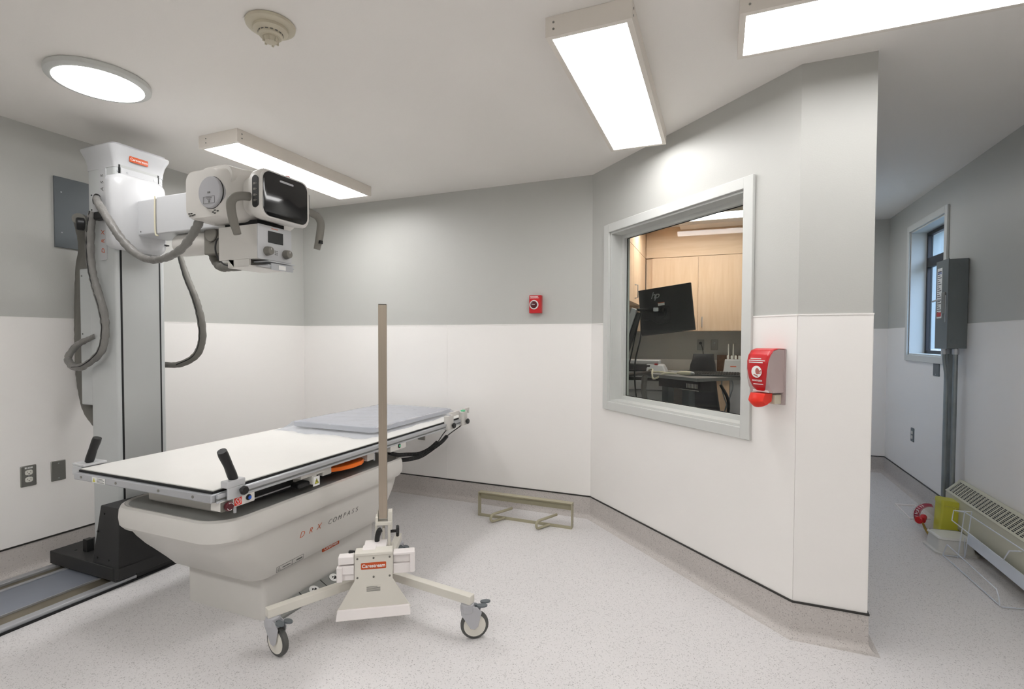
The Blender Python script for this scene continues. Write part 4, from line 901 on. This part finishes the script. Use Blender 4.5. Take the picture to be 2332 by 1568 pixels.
# knockout rings on the side facing the camera
mb = MB()
for z in (BZ0+.05, BZ1-.045):
    for k in range(16):
        a = k*PI/8
        for r_ in (.014,.020): mb.bar((1.43+r_*math.cos(a),BY0-.0003,z+r_*math.sin(a)),(1.43+r_*math.cos(a+.4),BY0-.0003,z+r_*math.sin(a+.4)),.001,.0008)
mb.build('knockout', M_pgrey, db)
ch = MB().box((1.470,4.385,0),(1.4965,4.455,1.84))
so_ = tag(ch.build('strut_channel', M_galv, None, .001, org=(1.485,4.31,0)), 'galvanised strut channel on the wall beside the grey disconnect box down to the floor', 'strut')
def conduit(pts, r, label):
    c_ = thing('conduit', V(pts[0]), label, 'conduit', 'conduits below the disconnect box')
    MB().tube(pts, r, 14, 5 if len(pts) > 2 else 0).build('pipe', M_galv, c_)
    top = V(pts[-1]); MB().cyl(top-V((0,0,.04)), top-V((0,0,.004)), r*1.4, n=16).build('connector', M_alu, c_); return c_
conduit([(1.449,4.212,0),(1.449,4.212,1.226)], .0135, 'straight galvanised conduit nearest the heater below the grey box')
conduit([(1.424,4.262,0),(1.424,4.262,.6),(1.424,4.262,.93),(1.421,4.262,1.02),(1.404,4.255,1.15),(1.402,4.252,1.226)], .0105, 'galvanised conduit with an offset bend, middle one below the grey box')
conduit([(1.448,4.345,0),(1.448,4.345,1.226)], .0105, 'straight galvanised conduit farthest from the heater below the grey box')
# baseboard heater
hy0, hy1 = 2.35, 4.175
ht = thing('wall_heater', (1.45, 3.3, .05), 'beige wall heater with slotted sloping top along the right wall', 'heater')
hp = [(1.496,.362),(1.478,.362),(1.403,.285),(1.398,.10),(1.430,.06),(1.496,.06)]
mb = MB(); mb.rings([[(p[0],y,p[1]) for p in hp] for y in (hy0, hy1)])
mb.build('cabinet', M_heat, ht, .003)
A_, B_ = V((1.478,0,.362)), V((1.403,0,.285)); dn = (B_-A_); nrm = V((-dn.z,0,dn.x)).normalized(); nrm = -nrm if nrm.z < 0 else nrm
F_ = Matrix(((dn.normalized().x,0,nrm.x,A_.x),(0,1,0,0),(dn.normalized().z,0,nrm.z,A_.z),(0,0,0,1))); LN = dn.length
MB(F_).box((.012,hy0+.04,.0006),(LN-.012,hy1-.03,.0016)).build('grille_opening', M_dk2, ht)
mb = MB(F_); ng = 44
for i in range(ng+1):
    y = hy1-.03-(hy1-hy0-.07)*i/ng; mb.box((.010,y-.0045,.001),(LN-.010,y+.0045,.004))
nr = 9
for j in range(nr+1):
    x = .012+(LN-.024)*j/nr; mb.box((x-.0016,hy0+.03,.001),(x+.0016,hy1-.025,.0036))
mb.box((0,hy1-.034,.0004),(LN,hy1,.004))
mb.build('grille', M_heat, ht)
MB(F_).box((-.004,hy0,.0004),(.010,hy1,.005)).box((LN-.010,hy0,.0004),(LN,hy1,.005)).build('grille_border', M_heat, ht)

# things on the hall floor
tubx, tuby = 1.318, 3.838
tu = thing('plastic_tub', (tubx,tuby,0), 'cloudy white plastic tub upside down on the hall floor', 'tub')
mb = MB(Matrix.Translation((tubx,tuby,0)) @ Matrix.Rotation(.10,4,'Z'))
mb.rings([rrect(0,0,.108,.098,.03,0,6), rrect(0,0,.110,.100,.03,.012,6), rrect(0,0,.094,.086,.025,.016,6), rrect(0,0,.084,.076,.022,.094,6), rrect(0,0,.078,.070,.018,.100,6)]).build('shell', M_tub, tu)
mb = MB(Matrix.Translation((tubx,tuby,0)) @ Matrix.Rotation(.10,4,'Z'))
mb.rings([rrect(0,0,.090,.082,.022,.086,6), rrect(0,0,.092,.084,.022,.090,6), rrect(0,0,.090,.080,.022,.097,6), rrect(0,0,.084,.076,.022,.101,6)], cap0=False, cap1=False).build('rim', M_tub, tu)
ye = thing('sharps_container', (1.335,4.01,0), 'yellow translucent sharps container leaning behind the white tub', 'container')
YM = Matrix.Translation((1.350,4.015,.0)) @ Matrix.Diagonal((.84,.9,.97,1)) @ Matrix.Rotation(.10,4,'Y') @ Matrix.Rotation(.06,4,'Z')
MB(YM).rings([rrect(0,0,.058,.050,.012,.008,5), rrect(0,0,.060,.052,.012,.02,5), rrect(0,0,.070,.056,.014,.255,5), rrect(0,0,.066,.052,.014,.262,5)]).build('body', M_yel, ye)
MB(YM).rings([rrect(0,0,.073,.059,.016,.245,5), rrect(0,0,.074,.060,.016,.268,5), rrect(0,0,.070,.056,.016,.276,5)]).build('lid', M_yel, ye)
mb = MB(YM)
for a, b in (((-.05,.24),(.05,.24)),((.05,.24),(.05,.215)),((.05,.215),(.015,.215)),((.015,.215),(.015,.24))): mb.bar((a[0],-.058,a[1]),(b[0],-.058,b[1]),.003,.002)
mb.build('moulded_ridge', mat('pale_yellow', (224, 220, 120), .3), ye)
bl = thing('round_blister_case', (1.275,4.12,0), 'clear round plastic case with dark red label band and red knob', 'container')
BF = fr((1.318,4.19,.094), (1,.12,0), (0,.25,1)) @ Matrix.Diagonal((.82,.82,.8,1))
MB(BF).lathe([(.106,-.012),(.108,-.008),(.108,0),(.098,.010),(.080,.050),(.055,.060),(.001,.062)], (0,0,0), (0,0,1), 36).build('shell', M_clear, bl)
mb = MB(BF); K = 22; rs = []
for k in range(K+1):
    a = math.radians(205-130*k/K); rs.append([V((r_*math.cos(a), r_*math.sin(a), z_)) for r_, z_ in ((.104,.005),(.078,.052),(.0785,.0505),(.1035,.0035))])
band = mb.rings(rs).build('label_band', mat('dark_red_label', (150, 40, 62), .45), bl)
mb = MB(BF)
for i, a in enumerate((198, 190, 182, 170, 150, 140, 128, 118)):
    a = math.radians(a); c_, s__ = math.cos(a), math.sin(a); mb.bar((.100*c_,.100*s__,.0125),(.088*c_,.088*s__,.0345),.004,.001)
for k in range(10):
    a = math.radians(160)+0; q = k*PI/5; m0 = V((.092*math.cos(a),.092*math.sin(a),.029)); e1 = V((-math.sin(a),math.cos(a),0)); e2 = V((-math.cos(a)*.45,-math.sin(a)*.45,.85)).normalized()
    mb.bar(m0+e1*.010*math.cos(q)+e2*.010*math.sin(q), m0+e1*.010*math.cos(q+.63)+e2*.010*math.sin(q+.63), .0025, .001)
mb.build('label_print', M_clear if 0 else M_paper, band)
MB().cyl((1.275,4.13,.105),(1.252,4.08,.095),.019,.019,n=20).lathe([(.019,0),(.023,.004),(.023,.014),(.018,.018)], (1.235,4.07,.100), (-.6,-.8,0), 20).build('red_knob', M_red, bl)
MB().tube([(1.252,4.07,.08),(1.256,4.03,.055),(1.262,3.99,.040),(1.270,3.965,.035)], [.006,.008,.011,.009], 10).lathe([(.012,0),(.015,.006),(.012,.018)], (1.262,3.975,.03), (.6,-.3,.3), 10).build('brass_nozzle', M_brass, bl)
ff_ = MB(); q_ = [V((1.284,4.765,0)), V((1.425,4.790,0)), V((1.415,4.45,0)), V((1.278,4.397,0))]; cq = sum(q_, V((0,0,0)))/4
ins = [p+(cq-p).normalized()*.028 for p in q_]
for i in range(4):
    j = (i+1)%4; ff_.rings([[q_[i],q_[j],ins[j],ins[i]],[p+V((0,0,.006)) for p in (q_[i],q_[j],ins[j],ins[i])]])
tag(ff_.build('empty_frame', M_poly, None, org=(cq.x,cq.y,0)), 'empty white rectangular frame lying flat on the hall floor', 'frame')
# wire rack
wr = thing('wire_rack', (1.31,3.4,0), 'white coated wire rack lying beside the heater', 'wire rack')
def wire(pts, r=.0028): return MB().tube(pts, r, 8, 0)
wire([(1.262,3.715,.074),(1.262,3.14,.074),(1.262,3.115,.045),(1.266,3.115,.006),(1.246,3.725,.006),(1.262,3.715,.074)]).build('wire_loop', M_wire, wr)
wire([(1.266,3.10,.006),(1.358,3.12,.006),(1.362,3.10,.08)]).build('wire_loop', M_wire, wr)
wire([(1.246,3.725,.006),(1.352,3.728,.006)]).build('wire_loop', M_wire, wr)
wire([(1.264,3.664,.236),(1.264,3.644,.300),(1.30,3.60,.308),(1.300,2.98,.322),(1.275,2.985,.322),(1.264,3.04,.30),(1.264,3.09,.236),(1.264,3.664,.236)]).build('wire_loop', M_wire, wr)
wire([(1.310,3.705,.006),(1.310,3.632,.308)]).build('upright_wire', M_wire, wr)
wire([(1.350,3.725,.006),(1.350,3.655,.300),(1.264,3.644,.300)]).build('upright_wire', M_wire, wr)
wire([(1.362,2.98,.080),(1.362,2.985,.310),(1.30,2.985,.322)]).build('upright_wire', M_wire, wr)
MB().rings([[(1.360,3.73,.090),(1.364,3.73,.090),(1.372,3.73,.152),(1.368,3.73,.152)],[(1.360,2.95,.090),(1.364,2.95,.090),(1.372,2.95,.152),(1.368,2.95,.152)]]).build('mounting_strip', M_wire, wr)
MB().box((1.350,3.735,.0),(1.354,3.739,.12)).box((1.350,2.96,0),(1.354,2.964,.12)).build('strip_foot', M_wire, wr)
# ---------------------------------------------------------------- control room beyond the window
def cab(x0, x1, y0, y1, z0, z1, doors, label, axis='y', group='maple wall cabinets', handles=()):
    t = thing('wall_cabinet', ((x0+x1)/2,(y0+y1)/2,z0), label, 'cabinet', group)
    if axis == 'y': MB().box((x0,y0+.02,z0),(x1,y1,z1)).build('cabinet_body', M_wood, t)
    else: MB().box((x0,y0,z0),(x1-.02,y1,z1)).build('cabinet_body', M_wood, t)
    for i, (a, b) in enumerate(doors):
        if axis == 'y': d_ = MB().box((a+.0015,y0,z0+.002),(b-.0015,y0+.019,z1-.002)).build('door', M_wood, t)
        else: d_ = MB().box((x1-.019,a+.0015,z0+.002),(x1,b-.0015,z1-.002)).build('door', M_wood, t)
        hh = handles[i] if i < len(handles) else None
        if hh is not None:
            if axis == 'y': MB().tube([(hh,y0,z0+.04),(hh,y0-.028,z0+.045),(hh,y0-.028,z0+.135),(hh,y0,z0+.14)], .005, 8, 0).build('handle', M_alu, d_)
            else: MB().tube([(x1,hh,z0+.045),(x1+.028,hh,z0+.05),(x1+.028,hh,z0+.165),(x1,hh,z0+.17)], .005, 8, 0).build('handle', M_alu, d_)
    return t
cab(-.725, -.665+.001, 5.5, YH-.002, 1.367, 2.128, [], 'maple corner filler beside the tall left cabinet behind the window glass', group=None)
cab(-.664, -.206, 5.5, YH-.002, 1.367, 2.128, [(-.664,-.206)], 'maple wall cabinet behind the monitor seen through the window', handles=(-.245,))
cab(-.206, .45-.002, 5.5, YH-.002, 1.367, 2.128, [(-.206,.448)], 'maple wall cabinet right of the monitor with a bar handle', handles=(-.165,))
tag(MB().box((-.725,5.5,2.131),(.448,YH-.002,2.438)).build('cabinet_header', M_woodh, None, org=(-.14,5.69,2.131)), 'maple header panel between the wall cabinets and the control room ceiling', 'panel')
cab(-1.068, -.73, 4.25, 5.17, 1.615, 2.128, [(4.25,4.70),(4.70,5.17)], 'maple side cabinet at left behind the glass with a bar handle', axis='x', handles=(None, 4.78))
cab(-1.068, -.73, 5.17, 5.498, 1.36, 2.128, [(5.17,5.498)], 'deeper maple side cabinet in the control room corner', axis='x')
tag(MB().box((-1.068,4.25,2.131),(-.73,YH-.002,2.438)).build('cabinet_header', M_wood, None, org=(-.9,5.0,2.131)), 'maple header panel above the side cabinets at left behind the glass', 'panel')
# back splash panel on the control room wall
MB().box((-1.069,YH-.004,.0),(.449,YH-.0005,1.06)).build('splash_panel', M_frp, wall['wall_hall_end'])
FC = lambda x, z: fr((x, YH-.0005, z), (1,0,0), (0,0,1))
pc = plate('coax', FC(-.187,1.222), 'steel outlet with a black plug on the control room wall', 'outlet')
MB(FC(-.187,1.222)).cyl((0,.018,.006),(0,.018,.030),.016,n=16).tube([(0,.012,.03),(.012,-.01,.032),(.022,-.05,.02),(.03,-.11,.01)], .004, 8).build('plug_cord', M_rubber, pc)
plate('coax', FC(-.047,1.222), 'steel outlet without plug, right one on the control room wall', 'outlet')
ct = thing('countertop', (-.3,5.55,.90), 'pale countertop along the control room back wall', 'countertop')
MB().box((-1.066,5.41,.905),(.448,YH-.005,.94)).build('slab', M_trimw, ct, .003)
for x0, x1, m_, lb_, nm in ((-.10,.10,M_wood,'narrow maple base cabinet under the countertop behind the chair','base_cabinet'),(.102,.446,M_lgrey,'pale grey base cabinet at the right under the countertop','base_cabinet'),(-1.066,-.50,M_lgrey,'pale grey base cabinet under the printer at the left','base_cabinet')):
    t = thing(nm, ((x0+x1)/2,5.5,0), lb_, 'cabinet', 'base cabinets in the control room')
    MB().box((x0,5.46,.08),(x1,YH-.005,.905)).box((x0+.01,5.50,0),(x1-.01,YH-.01,.08)).build('cabinet_body', m_, t)
    MB().box((x0+.002,5.441,.09),(x1-.002,5.4595,.898)).build('door', m_, t, .001)
cb = thing('cork_board', (.15,5.862,1.0), 'brown cork board behind the charging dock', 'board')
MB().box((-.02,5.850,.94),(.44,5.8755,1.115)).build('board', M_cork, cb)
dk = thing('charging_dock', (.14,5.56,.94), 'white charging dock with upright antennas on the countertop', 'charger')
MB().rings([rrect(.135,5.56,.095,.06,.015,.94,4), rrect(.135,5.565,.080,.055,.015,1.07,4), rrect(.135,5.57,.076,.048,.012,1.08,4)]).build('base', M_white, dk)
for x in (.085,.12,.155,.19): MB().box((x-.012,5.545,1.08),(x+.012,5.595,1.12)).build('battery', M_ivory, dk, .004)
for x in (.088,.133): MB().cyl((x,5.60,1.08),(x,5.60,1.235),.006,n=10).build('antenna', M_ivory, dk)
MB().box((.105,5.5045,1.005),(.160,5.5065,1.016)).build('logo_mark', M_ltxt, dk)
rt_ = thing('router', (.30,5.62,.94), 'small white box with black print beside the charging dock', 'box')
MB().box((.245,5.58,.94),(.36,5.66,1.09)).build('housing', M_white, rt_, .003)
MB().box((.275,5.578,1.04),(.31,5.5798,1.07)).box((.25,5.578,.975),(.30,5.5798,.985)).build('print_mark', M_ktxt, rt_)
# printer / scanner at left
pr = thing('printer', (-.78,5.260,.0), 'white office printer with black bands on a stand at left behind the glass', 'printer')
MB().box((-1.05,5.090,.35),(-.47,5.320,.78)).build('paper_cabinet', M_white, pr, .01)
MB().box((-1.05,5.080,.785),(-.50,5.310,.875)).build('drawer', M_white, pr, .008)
MB().box((-1.05,5.095,.875),(-.53,5.310,.905)).build('output_slot', M_rubber, pr, .004)
MB().box((-1.05,5.080,.905),(-.56,5.310,.965)).build('body', M_white, pr, .01)
MB().box((-1.05,5.070,.968),(-.62,5.310,1.03)).build('control_band', M_rubber, pr, .006)
MB().box((-1.05,5.080,1.033),(-.54,5.310,1.075)).build('lid', M_white, pr, .01)
MB().rings([[(-.66,5.050,.945),(-.46,5.050,.945),(-.46,5.300,.945),(-.66,5.300,.945)],[(-.66,5.080,1.045),(-.50,5.080,1.03),(-.50,5.300,1.03),(-.66,5.300,1.045)]]).build('side_feeder', M_white, pr, .015)
MB().box((-.58,5.075,1.030),(-.55,5.085,1.045)).build('red_tab', M_red, pr)
MB().box((-1.0,5.110,0),(-.96,5.150,.35)).box((-.55,5.110,0),(-.51,5.150,.35)).box((-1.0,5.260,0),(-.96,5.300,.35)).box((-.55,5.260,0),(-.51,5.300,.35)).build('stand_leg', M_white, pr)
# desk parallel to the window wall
DC = V((-.153,4.154,0)); e1 = V((-.725,.688,0)).normalized(); e2 = V((e1.y,-e1.x,0)); e2 = e2 if e2.y > 0 else -e2
DF = Matrix(((e1.x,e2.x,0,DC.x),(e1.y,e2.y,0,DC.y),(0,0,1,0),(0,0,0,1)))
dz = .98
ds = thing('standing_desk', DF @ V((.45,.3,0)), 'grey standing desk behind the viewing window with equipment on it', 'desk')
MB(DF).box((0,0,dz-.028),(.72,.50,dz)).build('desk_top', M_desk, ds, .003)
MB(DF).box((.30,.20,.03),(.38,.27,dz-.03)).box((.31,.20,.0),(.37,.52,.03)).build('desk_leg', M_pgrey, ds, .004)
MB(DF).box((.62,.26,.03),(.70,.33,dz-.03)).box((.63,.05,.0),(.69,.55,.03)).build('desk_leg', M_pgrey, ds, .004)
tr_ = MB(DF).box((.08,.10,dz-.11),(.56,.22,dz-.035)).build('cable_basket', M_dk2, ds, .003)
mb = MB(DF)
for k in range(8): mb.box((.10+.016*k,.0985,dz-.095),(.108+.016*k,.0999,dz-.060))
mb.box((.085,.097,dz-.114),(.30,.10,dz-.110)); mb.build('connector_row', M_ivory, tr_)
MB().box((-.47,5.09,.835),(-.385,5.29,.850)).build('output_tray', M_white, pr, .002)
kb = thing('keyboard', DF @ V((.15,.30,dz)), 'black keyboard lying on the grey standing desk', 'keyboard')
KM = DF @ Matrix.Translation((.02,.20,dz)) @ Matrix.Rotation(.85,4,'Z')
KM = Matrix.Translation((-.04,4.50,dz+.001)) @ Matrix.Rotation(-.06,4,'Z')
kb.location = (.0,4.52,dz); ORG[kb.name] = V((.0,4.52,dz))
MB(KM).rings([[(-.22,-.07,0),(.20,-.07,0),(.20,.07,0),(-.22,.07,0)],[(-.22,-.068,.012),(.20,-.068,.012),(.20,.07,.028),(-.22,.07,.028)]]).build('keyboard_body', M_rubber, kb, .003)
mb = MB(KM)
for i in range(20):
    for j in range(5): mb.box((-.21+i*.0203,-.058+j*.024,.014+j*.003),(-.194+i*.0203,-.039+j*.024,.020+j*.003))
mb.build('keys', M_dark, kb)
# hand switch with coiled cream cord
hs = thing('hand_switch', DF @ V((.28,.06,dz)), 'cream hand switch with a coiled cord on the grey desk', 'hand switch')
hp0 = DF @ V((.33,.10,dz+.018)); hp1 = DF @ V((.21,.14,dz+.022))
MB().tube([hp0, hp0.lerp(hp1,.3), hp0.lerp(hp1,.7), hp1], [.009,.015,.018,.015], 14, 4).build('switch_body', M_cream, hs)
MB().tube([hp1, hp1+(hp1-hp0)*.2], [.015,.010], 12, 0).build('switch_button', M_lgrey, hs)
q = lambda a, b, c: DF @ V((a, b, c))
MB().tube([q(.335,.10,dz+.012),q(.42,.04,dz+.008),q(.455,-.010,dz-.03),q(.49,-.022,dz-.035),q(.52,-.006,dz+.01),q(.57,.04,dz+.035),q(.64,.06,dz+.025),q(.67,.10,dz+.009),q(.60,.14,dz+.009),q(.48,.12,dz+.009),q(.40,.13,dz+.009)], .008, 10, 8, wob=.12).build('coiled_cord', M_cream, hs)
# monitor on its arm
MC = V((-.388,4.12,1.512)); mx = V((.985,-.10,0)).normalized(); up_ = V((.0,0,1)); 
MM = Matrix.Translation(MC) @ Matrix(((mx.x,-mx.y,0,0),(mx.y,mx.x,0,0),(0,0,1,0),(0,0,0,1))) @ Matrix.Rotation(-.16,4,'X') @ Matrix.Rotation(-.125,4,'Y')
mo = thing('monitor', MC, 'black computer monitor seen from behind through the viewing window', 'monitor')
mb = MB(MM)
q4 = [(-.215,.165),(.163,.205),(.232,-.187),(-.165,-.187)]
mb.rings([[(x,-.012,z) for x, z in ((-.200,.183),(.200,.183),(.200,-.183),(-.200,-.183))],[(x,.012,z) for x, z in ((-.204,.187),(.204,.187),(.204,-.187),(-.204,-.187))]])
mb.build('monitor_shell', M_dk2, mo, .003)
MB(MM).box((-.198,.012,-.183),(.198,.0135,.183)).build('screen', M_screen, mo)
text('lettering', 'hp', mat('silver_print', (170,172,174), .3, .6), mo, MM @ fr((-.075,-.0125,.122),(1,0,0),(0,0,1)), .075, shear=.35, space=.8)
MB(MM).box((-.055,-.014,.035),(-.005,-.0122,.058)).build('sticker', M_paper, mo)
MB(MM).box((-.055,-.0145,.055),(-.005,-.0138,.060)).build('sticker_stripe', M_ltxt, mo)
MB(MM).rings([rrect(0,0,.075,.065,.02,0,4), rrect(0,0,.06,.05,.02,.001,4)] if 0 else [[(x,-.012,z) for x, z, _ in rrect(-.03,-.03,.065,.055,.02,0,4)],[(x,-.020,z) for x, z, _ in rrect(-.03,-.03,.055,.045,.02,0,4)]]).build('mount_recess', M_rubber, mo)
MB(MM).tube([(-.03,-.02,.02),(.005,-.03,.0),(.0,-.035,-.05),(-.04,-.03,-.08)], .005, 8).build('cable', M_rubber, mo)
ma = thing('monitor_mount', (-.66,4.10,1.0), 'silver and black articulated arm holding the monitor', 'monitor arm')
J2 = MM @ V((-.085,-.045,.0)); J1 = V((-.605,3.95,1.485)); J0 = V((-.72,3.93,1.15))
MB().bar(MM @ V((-.03,-.02,-.03)), MM @ V((-.03,-.05,-.01)), .05,.05).build('mount_head', M_rubber, ma)
MB().tube([MM @ V((-.03,-.05,-.005)), MM @ V((-.10,-.06,.0)), J1+V((.02,.03,.02))], [.012,.015,.012], 12, 3).build('tilt_joint', M_rubber, ma)
MB().bar(MM @ V((-.045,-.055,-.005)), MM @ V((-.085,-.06,0)), .04, .032).build('joint_cover', M_alu, ma, .006)
MB().bar(J1+V((0,0,.03)), J0, .05, .035).build('upper_arm', M_alu, ma, .01)
MB().bar(J1+V((.035,.02,.0)), J0+V((.035,.02,-.05)), .04, .04).build('arm_cover', M_rubber, ma, .01)
MB().cyl((-.70,4.0,dz-.0),(-.70,4.0,1.16),.024,n=16).build('arm_post', M_rubber, ma)
MB().tube([J1+V((.05,.0,-.05)), V((-.56,3.98,1.3)), V((-.60,3.98,1.1)), V((-.60,4.0,.9)), V((-.58,4.05,.7)), V((-.56,4.1,.5))], .006, 8).build('cable', M_rubber, ma)
MB().tube([J1+V((.03,.0,-.08)), V((-.62,3.97,1.2)), V((-.66,3.98,1.0)), V((-.68,4.0,.8)), V((-.62,4.08,.6))], .005, 8).build('cable', M_rubber, ma)
MB().tube([MM @ V((.02,-.03,-.10)), MM @ V((-.05,-.05,-.12)), MM @ V((-.12,-.05,-.08)), J1+V((.06,.02,-.06))], .005, 8).build('cable', M_rubber, ma)
# arm desk clamp bridging to the desk
MB().box((-.74,3.97,dz+.0),(-.60,4.04,dz+.012)).build('arm_base', M_rubber, ma) if 0 else None
MB().bar((-.70,4.0,dz+.01), DF @ V((.62,.05,dz+.01)), .06, .018).build('desk_clamp', M_rubber, ma)
# clear hose bundle beside the desk
tag(MB().tube([q(.56,-.05,dz-.01),q(.57,-.055,.85),q(.54,-.055,.7),q(.50,-.05,.55),q(.47,-.05,.3),q(.5,-.05,.03)], .024, 10, 5, wob=.12).build('hose_bundle', mat('smoky_hose', (126,124,122), .3), None, org=q(.56,-.05,.02)), 'smoky grey hose bundle hanging beside the desk under the hand switch cord', 'hose')
# chair
chp = V((-.155,5.12,0))
cf = thing('office_chair', chp, 'black mesh office chair behind the standing desk', 'chair')
CM = Matrix.Translation(chp) @ Matrix.Rotation(.5,4,'Z')
rs = []
for k in range(14):
    f_ = k/13; z = .50+.645*f_; hw = .135-.04*f_+.015*math.sin(f_*PI); d_ = -.16+.05*math.sin(f_*PI*1.1)+.10*f_
    if f_ > .92: hw *= .88
    rs.append([V((hw*j/5, d_-.05*(j/5)**2*-1, z)) for j in range(-5,6)])
mb = MB(CM @ Matrix.Rotation(0,4,'Z')); mb.rings(rs, closed=False); bo = mb.build('backrest', M_cblk, cf, ang=60); so = bo.modifiers.new('solid','SOLIDIFY'); so.thickness = .025
MB(CM).rings([rrect(0,.05,.18,.18,.08,.46,6), rrect(0,.05,.20,.19,.08,.48,6), rrect(0,.05,.19,.18,.08,.52,6)]).build('seat', M_cblk, cf)
for s_ in (-1,1): MB(CM).tube([(s_*.16,-.08,.48),(s_*.21,-.10,.56),(s_*.20,-.13,.72),(s_*.13,-.12,.86)], .014, 10, 4).build('back_frame', M_rubber, cf)
MB(CM).cyl((0,.05,.08),(0,.05,.46),.03,n=14).build('gas_lift', M_rubber, cf)
for k in range(5):
    a = k*2*PI/5+.3; e = V((.19*math.cos(a),.05+.19*math.sin(a),.06))
    lgg = MB(CM).bar((0,.05,.10), e, .04, .03).build('leg', M_rubber, cf, .006)
    MB(CM).lathe([(.02,-.02),(.03,-.018),(.03,.018),(.02,.02)], (e.x,e.y,.03), (math.sin(a),-math.cos(a),0), 16).build('wheel', M_rubber, lgg)
# cords hanging behind the chair
for pts in (([(.02,5.12,.86),(.03,5.12,.7),(.07,5.12,.6),(.02,5.12,.48),(-.02,5.12,.35)]), ([(.12,5.12,.86),(.14,5.12,.78),(.08,5.12,.62),(.06,5.12,.5),(.05,5.12,.3)])):
    pass
hc = tag(MB().tube([(.03,5.425,.905),(.03,5.415,.80),(.055,5.415,.70),(.075,5.415,.62),(.03,5.415,.50),(.015,5.415,.38),(.015,5.415,.012)], .0055, 8).build('hanging_cord', M_pgrey, None, org=(.03,5.415,.012)), 'left of two grey cords hanging in front of the maple base cabinet', 'cord', 'grey cords hanging from the countertop')
hc = tag(MB().tube([(.115,5.425,.905),(.130,5.415,.82),(.10,5.410,.70),(.065,5.407,.60),(.062,5.407,.50),(.062,5.407,.012)], .0055, 8).build('hanging_cord', M_pgrey, None, org=(.115,5.41,.012)), 'right of two grey cords hanging in front of the maple base cabinet', 'cord', 'grey cords hanging from the countertop')
# control room ceiling fixtures
troffer('', -.95, .26, 4.72, 5.02, 'ceiling light of the control room seen through the viewing window', zb=2.375, m=M_lampc, group=None)
tag(MB().box((-.38,5.262,2.398),(.40,5.47,2.438)).build('ceiling_channel', M_poly, None, .002, org=(.0,5.37,2.385)), 'pale flat raceway on the control room ceiling in front of the cabinets', 'raceway')
